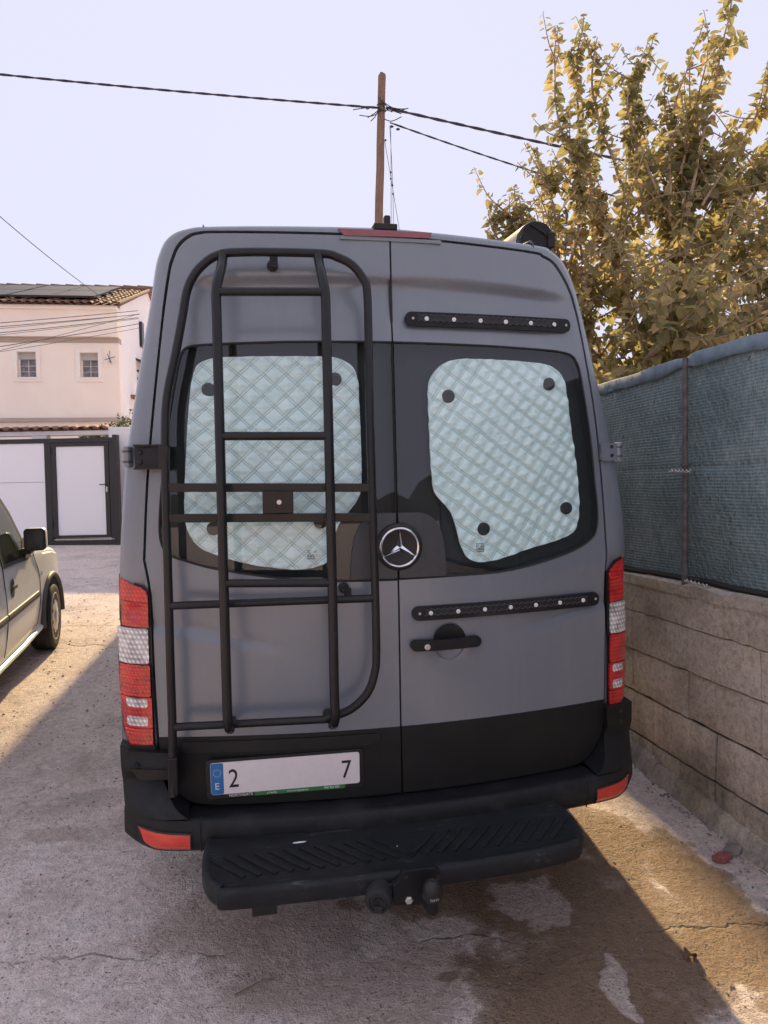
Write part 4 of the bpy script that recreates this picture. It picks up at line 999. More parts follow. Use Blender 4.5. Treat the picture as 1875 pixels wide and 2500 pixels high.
def build_tow():
    y = -.418
    pl = [(-.098, .515), (.005, .512), (.020, .50), (.030, .455), (.026, .398), (-.02, .388), (-.132, .400), (-.136, .470), (-.118, .478), (-.106, .50)]
    t = bevel(G().prism(pl, -.012, .012, Matrix.Translation((0, y, 0)) @ FRONT).build('tow_bar', 'liner', van, False), .003)
    G().box((-.09, y, .42), (.0, .3, .47)).build('tow_beam', 'liner', t, False)
    for (x, z) in ((-.092, .493), (.016, .478)): G().lathe([(.008, 0), (.008, .001), (0, .001)], Matrix.Translation((x, y - .0125, z)) @ FRONT, 12).build('bolt_hole', 'black', t)
    for (x, z) in ((-.083, .415), (.014, .418)): G().lathe([(.0135, 0), (.0135, .007), (.010, .010), (0, .010)], Matrix.Translation((x, y - .012, z)) @ FRONT, 6).build('tow_bolt', 'steel', t)
    # ball with cap
    g = G(); g.tube([(-.025, y, .435), (-.025, y - .05, .418), (-.025, y - .085, .425), (-.025, y - .088, .452)], [.022, .022, .02, .016], 14); nk = g.build('tow_neck', 'liner', t)
    capM = Matrix.Translation((-.022, y - .075, .455)) @ Matrix.Rotation(radians(8), 4, 'X')
    cap = G().lathe([(.029, 0), (.031, .006), (.031, .030), (.029, .040), (.024, .052), (.013, .062), (.008, .064), (.0, .062)], capM, 28).build('ball_cap', 'black', t)
    tm = text('cap_print', "oris", .020, 'white', cap, Matrix.Identity(4), .0001, 'CENTER')
    for v in tm.data.vertices:
        x, yy, zz = v.co; a = x / .0315; p = capM @ Vector((.0318 * sin(a), -.0318 * cos(a), .012 + yy)); v.co = p
    # electric socket on its arm
    M = Matrix.Translation((-.180, y - .005, .438)) @ Matrix.Rotation(radians(-14), 4, 'Z') @ FRONT
    so_ = G().lathe([(.040, -.03), (.042, .0), (.042, .028), (.038, .036), (.030, .038), (.028, .034), (.012, .036), (.008, .032), (0, .032)], M, 30).build('trailer_socket', 'rubber', t)
    G().box((-.012, -.030, .036), (.012, -.008, .045), M).build('socket_latch', 'rubber', so_, False)
    G().lathe([(.018, .036), (.018, .041), (.010, .041), (.010, .038)], M, 16).build('socket_ring', 'plastic', so_)
    bevel(G().box((-.165, y - .004, .425), (-.120, y + .008, .47)).build('socket_arm', 'liner', so_, False), .003)
build_tow()
for o_ in van.children:
    if o_.name.startswith('tow_bar'): o_.location.z += .038

# ================================================================== BOX TRUCK OUT OF VIEW, ADDED TO SHADE THE YARD
def build_truck():
    M = Matrix.Translation((-2.0, 10.5, gz(-2.0, 10.5))) @ Matrix.Rotation(radians(6.5), 4, 'Z') @ Matrix.Rotation(PIT, 4, 'X')
    t = thing('added_shade_truck', 'white high box truck out of view ahead of the camper, added to shade the ground', 'truck', mat=M)
    bevel(G().box((-1.10, 0, .95), (1.10, 4.3, 4.0)).build('cargo_box', 'carw', t, False), .04, 3)
    for s in (-1, 1):
        d = bevel(G().box((.02 if s > 0 else -1.02, -.03, 1.05), (1.02 if s > 0 else -.02, -.001, 3.8)).build('rear_door', 'carw', t, False), .01)
        G().tube([(s * .2, -.05, 1.1), (s * .2, -.05, 3.75)], .015, 8).build('lock_bar', 'steel', d)
        G().box((s * .95 - .1, -.06, .72), (s * .95 + .1, -.01, .86)).build('tail_lamp', 'red', t, False)
        for y in (1.2, 5.1):
            Mw = Matrix.Translation((s * .90, y, .40)) @ Matrix.Rotation(pi / 2 * s, 4, 'Y')
            G().lathe([(.22, -.12), (.385, -.12), (.40, -.08), (.40, .08), (.385, .11), (.24, .12), (.2, .07), (0, .08)], Mw, 26).build('wheel', 'rubber', t)
    bevel(G().box((-.45, -.05, .55), (.45, 5.9, .945)).build('chassis', 'void', t, False), .02)
    cab = loft([[Vector((x * k, y, z)) for x, z in ((-1.0, .45), (-1.02, 1.3), (-.95, zt - .15), (-.7, zt), (.7, zt), (.95, zt - .15), (1.02, 1.3), (1.0, .45))] for (y, zt, k) in ((4.45, 2.5, 1), (5.4, 2.5, 1), (5.9, 1.9, 1), (6.25, 1.35, .97), (6.3, .9, .9))], 'cab', 'carw', t, 40)
    bevel(G().box((-1.05, -.12, .45), (1.05, .02, .62)).build('rear_bumper', 'plastic', t, False), .02)
build_truck()

# ================================================================== WHITE CAR
CA = radians(12.5)
CARM = Matrix.Translation((-3.99, 6.57, .31)) @ Matrix.Rotation(CA, 4, 'Z') @ Matrix.Rotation(PIT, 4, 'X')
def build_car():
    car = thing('parked_car', 'cream white small van car with grey side moulding parked at left', 'car', mat=CARM)
    st = [(.80, .62, .62, .80), (.70, .78, .74, .92), (.45, .90, .80, .97), (.10, .965, .835, 1.0), (-.25, 1.0, .84, 1.0), (-.55, 1.06, .84, 1.0), (-.75, 1.20, .84, 1.0), (-.98, 1.44, .84, 1.0), (-1.30, 1.68, .84, 1.0), (-1.65, 1.80, .84, 1.0), (-2.4, 1.83, .84, 1.0), (-3.2, 1.82, .84, 1.0), (-3.45, 1.76, .82, 1.0), (-3.52, 1.2, .80, 1.0)]
    def sideX(z, hw, zt): return hw - .16 * max(0, (z - .98)) / .82 - .02 * max(0, (.5 - z)) / .25
    cv = []
    for (y, zt, hw, k) in st:
        h = []; zb = .95 if zt > 1.0 else zt - .07
        for z in (.24, .32, .45, .62, .78, min(.9, zb - .02), zb): h.append((sideX(z, hw, zt) - (.05 if z < .3 else 0) - (.004 if z > .8 else 0), z))
        for t in (.35, .7, .93):
            z = zb + (zt - .03 - zb) * t; h.append((sideX(z, hw, zt) - (.015 if t > .9 else 0) - (.02 if zt < 1.02 else 0), z))
        xt = sideX(zt, hw, zt); h += [(xt - .05, zt - .012), (xt - .13, zt + .004), (xt * .5, zt + .018), (0, zt + .022)]
        full = [Vector((x, y, z)) for x, z in h] + [Vector((-x, y, z)) for x, z in h[::-1][1:]]
        cv.append(full)
    cv.append([Vector((v.x * .9, -3.53, min(v.z, 1.1))) for v in cv[-1]]); cv.insert(0, [Vector((v.x * .9, .84, min(v.z, .55))) for v in cv[0]])
    body = loft(cv, 'body', 'carw', car, 32)
    def side_skin(name, poly, mat, off, parent=car, rim=.006, step=.06, s=1):
        o = skin(name, poly, lambda y, z: 0, mat, parent, step, 0, estep=step * .6)
        for v in o.data.vertices:
            y, z = v.co.x, v.co.z; v.co = Vector((s * (sideX(z, .84, 2) + off), y, z))
        o.data.flip_normals() if s > 0 else None
        return o
    for s in (1, -1):
        dk = side_skin('window_trim', curve2([(-1.44, 1.00), (-1.1, .985), (-.80, .965), (-.70, .99)], 2) + [(-.72, 1.03), (-.95, 1.385), (-1.24, 1.665), (-1.44, 1.70)], 'trim', .004, s=s)
        side_skin('side_window', [(-1.40, 1.03), (-.86, 1.005), (-.84, 1.05), (-1.00, 1.34), (-1.26, 1.615), (-1.40, 1.64)], 'void', .006, dk, s=s)
        side_skin('window_glass', [(-1.40, 1.03), (-.86, 1.005), (-.84, 1.05), (-1.00, 1.34), (-1.26, 1.615), (-1.40, 1.64)], 'carglass', .010, dk, s=s)
        def sx(z, o=0): return s * (sideX(z, .84, 2) + o)
        for seam in ([(-.60, .99), (-.56, .93), (-.46, .82), (-.42, .69), (-.45, .52), (-.55, .36)], [(-1.45, 1.7), (-1.45, 1.0), (-1.42, .80), (-1.40, .62), (-1.45, .45), (-1.50, .34)], [(-.55, .36), (-1.0, .345), (-1.50, .34)]):
            G().tube([(sx(z, .0005), y, z) for y, z in curve2(seam, 4)], .0032, 5).build('door_seam', 'black', body)
        # moulding strip
        for (ya, yb_) in ((-1.405, -.50), (-3.2, -1.43)):
            g = G(); vs = []
            for y in (ya, yb_):
                for (o, z) in ((-.002, .585), (.012, .592), (.016, .620), (.010, .640), (-.002, .645)): vs.append((sx(z, o), y, z))
            g.add(vs, [(0, 1, 6, 5), (1, 2, 7, 6), (2, 3, 8, 7), (3, 4, 9, 8), (0, 4, 3, 2, 1), (5, 6, 7, 8, 9)]); g.build('side_moulding', 'trim', car, False)
        # sill bar
        G().tube([(sx(.3, .004), -.42, .300), (sx(.3, .008), -1.0, .285), (sx(.3, .004), -2.3, .285)], .022, 8).build('sill', 'carw', car)
        # handle
        hd = side_skin('door_handle', [(-1.25 + .055 * cos(a), .815 + .075 * sin(a)) for a in [2 * pi * i / 20 for i in range(20)]], 'trim', .003, s=s)
        G().box((s * .842, -1.30, .812), (s * .866, -1.20, .838)).build('handle_grip', 'trim', hd, False)
        # side repeater
        G().lathe([(.022, 0), (.018, .008), (0, .011)], Matrix.Translation((s * .838, -.36, .775)) @ Matrix.Rotation(s * pi / 2, 4, 'Y') @ Matrix.Diagonal((1, .6, 1, 1)), 14).build('side_repeater', 'amber', car)
        for yw in (-.03, -2.73):
            # wheel arch: dark well and trim ring
            arc = [(yw + .375 * cos(a), .31 + .395 * sin(a)) for a in [radians(-25 + 230 * i / 22) for i in range(23)]]
            well = side_skin('wheel_well', [(y, max(z, .24)) for y, z in arc], 'void', .003, s=s)
            pts = [(s * .846, y, z) for y, z in arc if z > .27]
            G().tube(pts, .024, 8).build('arch_trim', 'trim', well)
            st_ = radians(3) if yw > -1 else 0
            M = Matrix.Translation((s * .775, yw - .01, .305)) @ Matrix.Rotation(st_, 4, 'Z') @ Matrix.Rotation(s * pi / 2, 4, 'Y')
            wl = G().lathe([(.20, -.095), (.285, -.095), (.303, -.080), (.306, -.03), (.303, -.028), (.303, -.022), (.306, -.02), (.306, .02), (.303, .022), (.303, .028), (.306, .03), (.303, .080), (.288, .094), (.262, .098), (.225, .092)], M, 40).build('wheel', 'rubber', car)
            rm = G().lathe([(.226, .090), (.218, .096), (.205, .088), (.13, .094), (.06, .100), (.05, .108), (0, .110)], M, 32).build('rim', 'rim', wl)
            g = G()
            for k in range(9):
                a = 2 * pi * k / 9; g.lathe([(.026, .0), (.026, .003), (0, .003)], M @ Matrix.Translation((.165 * cos(a), .165 * sin(a), .0915)) @ Matrix.Rotation(a, 4, 'Z') @ Matrix.Diagonal((1.3, .75, 1, 1)), 12)
            g.build('rim_slots', 'black', rm)
        # mirror
        def q(pts, y): return [(s * x, y, z) for x, z in pts]
        sec = [(x, z) for x, z in rr(1.00, 1.165, .160, .180, .032, 4)]
        c = []
        for (y, k) in ((-.925, 1.0), (-.905, 1.02), (-.85, .98), (-.80, .82), (-.775, .45)):
            c.append([Vector((s * (.94 + (x - 1.0) * k), y, 1.150 + (z - 1.165) * k)) for x, z in sec])
        n = len(sec); vs = [v for r in c for v in r]; fs = [tuple(range(n)), tuple((len(c) - 1) * n + j for j in range(n))]
        for i in range(len(c) - 1):
            for j in range(n): a = i * n; fs.append((a + j, a + (j + 1) % n, a + n + (j + 1) % n, a + n + j))
        mr = mk('wing_mirror', vs, fs, 'carw', car, True, 40)
        fr = G(); fr.prism(rr(0, 0, .164, .184, .032, 4), 0, .020, Matrix.Translation((s * .94, -.922, 1.150)) @ FRONT); bevel(fr.build('mirror_frame', 'rubber', mr, False), .006)
        G().prism(rr(0, 0, .134, .150, .02, 4), .021, .023, Matrix.Translation((s * .94, -.922, 1.150)) @ FRONT).build('mirror_glass', 'panel', mr, False)
        G().box((s * .80, -.92, 1.03), (s * .90, -.80, 1.075)).build('mirror_arm', 'rubber', mr, False)
        sail = side_skin('mirror_foot', [(-.92, .99), (-.70, .975), (-.80, 1.16), (-.90, 1.10)], 'rubber', .012, mr, s=s)
    # windscreen glass
    # hooded dark glass between the pillars
    vs = []
    for (y, zt) in ((-.55, 1.065), (-.98, 1.462), (-1.30, 1.70)):
        for x in (-.62, -.3, 0, .3, .62): vs.append((x, y - .01, zt + .022 - .03 * (abs(x) / .62) ** 2))
    mk('windscreen', vs, [(r * 5 + i, r * 5 + i + 1, r * 5 + i + 6, r * 5 + i + 5) for r in range(2) for i in range(4)], 'panel', car, True)
    for x in (-.6, .6): G().box((x - .08, .80, .55), (x + .08, .835, .68)).build('headlight', 'clear', car, False)
    G().box((-.5, -2.0, .18), (.5, .5, .3)).build('underbody', 'void', car, False)
    tg = G().box((.62, -.30, .20), (.70, -.22, .27)).build('jack_point', 'amber', car, False)
    # ribbed roll on the roof
    roll = thing('roof_roll', 'cream ribbed roll tied on the roof of the white car', 'roll', mat=CARM)
    pts = []; rs = []
    for i in range(80):
        pts.append((.66, -.95 - i * .02, 1.905)); rs.append(.066 + .010 * (i % 2) if i > 1 else (.03, .06)[i])
    G().tube(pts, rs, 18).build('ribbed_sleeve', 'creamtube', roll)
    for y in (-1.75, -2.4): G().box((.58, y, 1.80), (.74, y + .04, 1.845)).build('roof_foot', 'rubber', roll, False)
build_car()

# ================================================================== HOUSE
HY = radians(7.6); HM = Matrix.Translation((-6.73, 18.0, 0)) @ Matrix.Rotation(HY, 4, 'Z')
def build_house():
    h = thing('peach_house', 'peach two storey house with terracotta roof and solar panels', 'house', mat=HM)
    W0, D = -7.5, 8.4
    wins = [(-2.285, -1.845, 4.69, 5.32), (-.80, -.37, 4.685, 5.305), (-3.9, -3.46, 4.69, 5.32), (-5.4, -4.96, 4.69, 5.32)]
    # facade with real openings: built from bands
    g = G(); xs = sorted({W0, .14} | {a for w_ in wins for a in w_[:2]})
    for i in range(len(xs) - 1):
        a, b_ = xs[i], xs[i + 1]; win = [w_ for w_ in wins if abs(w_[0] - a) < 1e-6]
        if win: w_ = win[0]; g.box((a, 0, .6), (b_, .3, w_[2])); g.box((a, 0, w_[3]), (b_, .3, 5.55))
        else: g.box((a, 0, .6), (b_, .3, 5.55))
    g.build('facade', 'peach', h, False)
    G().box((W0, -.02, 5.5505), (.139, .3, 5.685)).build('overhang_shade_band', 'band', h, False)  # grey-brown colour paints in the shade beneath the overhanging upper wall
    G().box((W0, -.14, 5.686), (.145, .3, 6.34)).build('upper_wall', 'peach', h, False)
    bevel(G().box((W0, -.24, 6.34), (.16, .3, 6.44)).build('eave_cornice', 'cream', h, False), .02)
    # right flank and gable
    ridge_y, ridge_z = 4.1, 7.98
    vs = [(.14, .30, .6), (.14, D, .6), (.14, D, 6.45), (.14, ridge_y, ridge_z - .05), (.14, .30, 6.55), (-.1, .30, .6), (-.1, D, .6), (-.1, D, 6.45), (-.1, ridge_y, ridge_z - .05), (-.1, .30, 6.55)]
    mk('side_wall', vs, [(0, 1, 2, 3, 4), (5, 9, 8, 7, 6), (0, 5, 6, 1), (1, 6, 7, 2), (2, 7, 8, 3), (3, 8, 9, 4), (4, 9, 5, 0)], 'whitew', h)
    G().box((W0, .3, .6), (-.1, D, 6.4)).build('inner_walls', 'whitew', h, False)
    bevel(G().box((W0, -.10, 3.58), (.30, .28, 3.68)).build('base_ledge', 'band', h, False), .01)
    for (a, b_, z0, z1) in wins:
        fr = G(); t = .105
        for (p, q) in (((a - t, -.03, z0 - .11), (b_ + t, .02, z0)), ((a - t, -.03, z1), (b_ + t, .02, z1 + .12)), ((a - t, -.03, z0), (a, .02, z1)), ((b_, -.03, z0), (b_ + t, .02, z1))): fr.box(p, q)
        w_ = bevel(fr.build('window', 'cream', h, False), .008)
        G().box((a, .17, z0), (b_, .29, z1)).build('curtain', 'curtain', w_, False)
        G().box((a, .10, z1 - .17), (b_, .169, z1)).build('shutter', 'shutter', w_, False)
        f2 = G()
        for (p, q) in (((a, .10, z0), (a + .03, .165, z1 - .171)), ((b_ - .03, .10, z0), (b_, .165, z1 - .171)), ((a + .031, .10, z0), (b_ - .031, .165, z0 + .03))): f2.box(p, q)
        mx = (a + b_) / 2; f2.box((mx - .005, .12, z0 + .031), (mx + .005, .15, z1 - .172))
        for zz in (z0 + .16, z0 + .30): f2.box((a + .031, .121, zz - .004), (b_ - .031, .149, zz + .004))
        f2.build('window_frame', 'cream', w_, False)
        for (p, q) in ((a + .03, mx - .008), (mx + .008, b_ - .03)): mk('pane', [(p, .135, z0 + .03), (q, .135, z0 + .03), (q, .135, z1 - .175), (p, .135, z1 - .175)], [(0, 1, 2, 3)], 'housepane', w_)
        G().box((a - .02, -.05, z0 - .035), (b_ + .02, .10, z0 - .001)).build('sill', 'cream', w_, False)
    # roof: boarded slope carrying barrel tiles
    SLP = .35; ang = math.atan(SLP); ey0, ez0 = -.32, 6.44
    rf = mk('roof', [(W0, ey0, ez0 - .02), (.26, ey0, ez0 - .02), (.26, ridge_y, ez0 - .02 + SLP * (ridge_y - ey0)), (W0, ridge_y, ez0 - .02 + SLP * (ridge_y - ey0)), (.26, D + .3, 6.35), (W0, D + .3, 6.35)], [(0, 1, 2, 3), (3, 2, 4, 5)], 'tile', h)
    L, PW = .40, .205
    def tile_mesh():
        vs = []; fs = []; n = 6
        for (y, r, dz) in ((0, .082, .030), (L + .06, .068, .012)):
            for i in range(n + 1):
                a = pi * i / n; vs.append((r * cos(a), y, r * .75 * sin(a) + dz))
            for i in range(n + 1):
                a = pi * i / n; vs.append(((r - .014) * cos(a), y, (r * .75 - .014) * sin(a) + dz))
        m = 2 * (n + 1)
        for i in range(n): fs += [(i, i + 1, m + i + 1, m + i), (n + 1 + i, m + n + 1 + i, m + n + 2 + i, n + 2 + i), (i, n + 1 + i, n + 2 + i, i + 1)]
        return vs, fs
    tv, tf = tile_mesh(); first = mk('roof_tile', tv, tf, 'tile', rf, True, 60); tm = first.data
    rnd = random.Random(2); used = False; rest = G()
    R0 = Matrix.Rotation(ang, 4, 'X'); rows = int((ridge_y - ey0) / cos(ang) / L); cnt = 0
    for c in range(int((.30 - W0) / PW)):
        x = .17 - c * PW
        for r in range(rows + 1):
            d = r * L - .03; M = Matrix.Translation((x + rnd.uniform(-.008, .008), ey0 + d * cos(ang), ez0 + d * sin(ang) - .012 + rnd.uniform(-.004, .004))) @ R0 @ Matrix.Rotation(rnd.uniform(-.03, .03), 4, 'Z')
            under = (-4.3 < x < -.75 and 2 <= r <= 9)
            if x > -3.1 and not under:
                o = first if not used else link(bpy.data.objects.new('roof_tile', tm), rf); used = True; o.matrix_local = M; cnt += 1
            elif not under: rest.add([M @ Vector(v) for v in tv], tf)
    tag(rest.build('roof_tiles', 'tile', rf, True, 60), kind='stuff')
    for i in range(18):
        g = G().tube([(.30 - i * .42, ridge_y, ez0 + SLP * (ridge_y - ey0) + .03), (.30 - i * .42 - .45, ridge_y, ez0 + SLP * (ridge_y - ey0) + .05)], [.10, .115], 10); g.build('ridge_tile', 'tile', rf)
    G().tube([(.235, ey0, ez0 + .02), (.235, ridge_y, ez0 + SLP * (ridge_y - ey0) + .03)], .05, 8).build('verge_tile', 'tile', rf)
    # solar panels, two rows, on rails
    def rp(x, d, o): return Vector((x, ey0 + d * cos(ang) - o * sin(ang), ez0 + d * sin(ang) + o * cos(ang)))
    for r in range(2):
        for c in range(5):
            x1 = -.42 - c * 1.02 - (.05 if c > 1 else 0) - r * .0; x0 = x1 - 1.0; d0 = .38 + r * 1.78; d1 = d0 + 1.74; o = .16
            sh = -.05 * r
            vs = [rp(x0 + sh, d0, o), rp(x1 + sh, d0, o), rp(x1 + sh, d1, o), rp(x0 + sh, d1, o), rp(x0 + sh, d0, o - .04), rp(x1 + sh, d0, o - .04), rp(x1 + sh, d1, o - .04), rp(x0 + sh, d1, o - .04)]
            p = mk('solar_panel', vs, [(0, 1, 2, 3), (7, 6, 5, 4), (0, 4, 5, 1), (1, 5, 6, 2), (2, 6, 7, 3), (3, 7, 4, 0)], 'alu', rf)
            e = .022; mk('solar_cells', [rp(x0 + sh + e, d0 + e, o + .002), rp(x1 + sh - e, d0 + e, o + .002), rp(x1 + sh - e, d1 - e, o + .002), rp(x0 + sh + e, d1 - e, o + .002)], [(0, 1, 2, 3)], 'solar', p)
    for d in (.7, 1.7, 2.5, 3.4): G().tube([rp(-5.6, d, .10), rp(-.35, d, .10)], .022, 6).build('panel_rail', 'alul', rf)
    # flank details: hoods, meter box, cable bracket
    for (y, z) in ((2.0, 5.55),):
        hd = mk('window_hood', [(.14, y, z), (.14, y + 1.2, z), (.62, y + 1.2, z - .18), (.62, y, z - .18), (.14, y, z - .05), (.14, y + 1.2, z - .05), (.60, y + 1.2, z - .23), (.60, y, z - .23)], [(0, 1, 2, 3), (4, 7, 6, 5), (0, 3, 7, 4), (1, 5, 6, 2), (3, 2, 6, 7)], 'alu', h)
    for k in range(3): G().box((.141, 2.1, 4.75 + k * .22), (.30 - k * .04, 3.0, 4.79 + k * .22)).build('side_louvre', 'alu', h, False)
    G().box((.141, 2.6, 6.0), (.22, 2.9, 6.7)).build('cable_bracket', 'alu', h, False)
    # balustrade at the corner balcony
    G().box((.10, 1.2, 4.33), (1.4, 1.5, 4.42)).build('balcony_rail', 'tile', h, False); G().box((.10, 1.2, 3.45), (1.4, 1.5, 3.55)).build('balcony_base', 'cream', h, False)
    for k in range(4):
        x = .30 + k * .30; G().lathe([(.06, 0), (.06, .06), (.035, .10), (.055, .26), (.075, .36), (.045, .52), (.032, .66), (.055, .74), (.06, .78)], Matrix.Translation((x, 1.35, 3.55)), 12).build('baluster', 'peach', h)
    # antenna on the facade
    an = thing('wall_antenna', 'small aerial fixed on the peach facade right of the window', 'antenna', mat=HM)
    g = G(); g.tube([(-.05, 0, 5.05), (-.05, -.16, 5.05), (-.05, -.16, 5.32)], .010, 6); g.tube([(-.17, -.17, 5.10), (.08, -.17, 5.18)], .009, 6); g.tube([(-.02, -.17, 5.02), (-.10, -.17, 5.25)], .009, 6)
    g.build('aerial_mast', 'alu', an); mk('aerial_vane', [(-.09, -.165, 5.05), (.0, -.165, 5.02), (-.055, -.168, 5.30), (-.04, -.172, 5.16)], [(0, 1, 3), (1, 2, 3), (2, 0, 3)], 'alul', an)
build_house()
def build_gate_wall():
    gy = 13.95
    w_ = thing('garden_wall', 'white garden wall with tile coping and open gaps above the gate', 'wall', (0, gy, 0))
    G().box((-12, -.10, 2.92), (-5.31, .12, 3.00)).build('lintel', 'whitew', w_, False)
    for x in (-7.9, -6.82, -9.5): bevel(G().box((x, -.09, .6), (x + .28, .11, 2.918)).build('pillar', 'whitew', w_, False), .01)
    bevel(G().box((-5.31, -.14, .6), (-3.6, .16, 3.05)).build('end_wall', 'whitew', w_, False), .012)
    G().box((-12, .4, .6), (-5.3, .6, 2.62)).build('rear_wall', 'peach', w_, False)
    n = 7; L = .30; vs = []; fs = []
    for (y, r, dz) in ((-.20, .085, .0), (.06, .075, .055)):
        for i in range(n + 1): a = pi * i / n; vs.append((r * cos(a), y, r * .8 * sin(a) + dz))
    for i in range(n): fs.append((i, i + 1, n + 2 + i, n + 1 + i))
    first = mk('coping_tile', vs, fs, 'tile', w_, True, 60); first.location = (-5.42, 0, 3.005); md = first.modifiers.new('thick', 'SOLIDIFY'); md.thickness = .014
    for k in range(1, 30):
        o = first.copy(); COL.objects.link(o); o.location = (-5.42 - k * .195, random.uniform(-.01, .01), 3.005); o.rotation_euler = (0, 0, random.uniform(-.06, .06))
    bevel(G().box((-12, -.05, 3.0005), (-5.32, .10, 3.05)).build('coping_bed', 'tile', w_, False), .01)
    # second tile row glimpsed through the gap
    for k in range(14):
        o = first.copy(); COL.objects.link(o); o.location = (-6.2 - k * .2, .5, 2.62)
    G().tube([(-12, .5, 2.66), (-5.4, .5, 2.66)], .05, 8).build('ridge_bed', 'tile', w_)
build_gate_wall()
def build_gate():
    y = 13.55; zg = .78
    g = thing('sliding_gate', 'white panelled gate in a dark aluminium frame with a pedestrian door', 'gate', (0, y, 0))
    def bx(n, a, b_, m, p=g): return bevel(G().box(a, b_).build(n, m, p, False), .004)
    bx('top_rail', (-11, -.05, 2.745), (-5.12, .05, 2.83), 'alu'); bx('bottom_rail', (-11, -.05, zg), (-5.12, .05, zg + .10), 'alu')
    bx('end_post', (-5.115, -.07, zg - .05), (-5.03, .07, 2.88), 'alu'); bx('middle_post', (-6.42, -.052, zg + .101), (-6.30, .052, 2.744), 'alu')
    for k in range(2):
        z0, z1 = ((zg + .101, 2.005), (2.012, 2.744))[k]
        bx('sheet', (-8.6, -.03, z0), (-6.421, .03, z1), 'gatew'); bx('sheet', (-11, -.03, z0), (-8.66, .03, z1), 'gatew')
    bx('left_post', (-8.659, -.051, zg + .101), (-8.601, .051, 2.744), 'alu')
    d = bx('door_leaf', (-6.205, -.028, .985), (-5.285, .028, 2.675), 'gatew')
    for (a, b_) in (((-6.295, -.056, zg + .16), (-6.206, .056, 2.74)), ((-5.284, -.056, zg + .16), (-5.20, .056, 2.74)), ((-6.205, -.055, 2.676), (-5.285, .055, 2.738)), ((-6.205, -.055, zg + .16), (-5.285, .055, .984))): bx('door_frame', a, b_, 'alu', d)
    bx('door_jamb', (-5.195, -.05, zg + .101), (-5.12, .05, 2.742), 'alu')
    bx('threshold', (-6.28, -.057, zg + .118), (-5.14, .02, zg + .135), 'alul')
    hnd = G().tube([(-5.25, -.057, 1.94), (-5.25, -.10, 1.94), (-5.37, -.105, 1.94)], .010, 8).build('handle', 'alu', d); G().box((-5.262, -.062, 1.80), (-5.238, -.056, 1.90)).build('lock_plate', 'steel', d, False)
    for z in (2.52, 1.15): G().tube([(-6.30, -.07, z), (-6.30, -.07, z + .14)], .016, 8).build('hinge', 'alu', d)
build_gate()
def build_hedge():
    rnd = random.Random(8); vs = []; fs = []
    def leaf(c, s):
        n = Vector((rnd.uniform(-1, 1), rnd.uniform(-1, .3), rnd.uniform(-.2, 1))).normalized(); u = n.orthogonal().normalized(); a = rnd.uniform(0, 6.28); u = Matrix.Rotation(a, 3, n) @ u; w_ = n.cross(u); k = len(vs)
        vs.extend([c - u * s, c + w_ * s * .45, c + u * s, c - w_ * s * .45]); fs.append((k, k + 1, k + 2, k + 3))
    def mass(x0, x1, y0, y1, z0, z1, n):
        for i in range(n):
            x = rnd.uniform(x0, x1); t = (x - x0) / (x1 - x0); zt = z0 + (z1 - z0) * (.55 + .45 * noise.noise((x * 4, 1, 2)) + .25 * rnd.random()) * (.35 + .65 * min(1, t * 3)); leaf(Vector((x, rnd.uniform(y0, y1), rnd.uniform(z0, zt))), rnd.uniform(.03, .06))
    h = thing('hedge', 'low green hedge growing behind the tiled garden wall', 'hedge', (0, 0, 0))
    mass(-6.25, -4.2, 14.5, 15.2, 2.7, 3.55, 2600)
    o = mk('foliage', vs, fs, 'green2', h); tag(o, kind='stuff')
    for x in (-5.8, -5.1, -4.5): G().tube([(x, 14.8, gz(x, 14.8)), (x + .05, 14.8, 3.1)], .03, 6).build('stem', 'bark', h)
build_hedge()

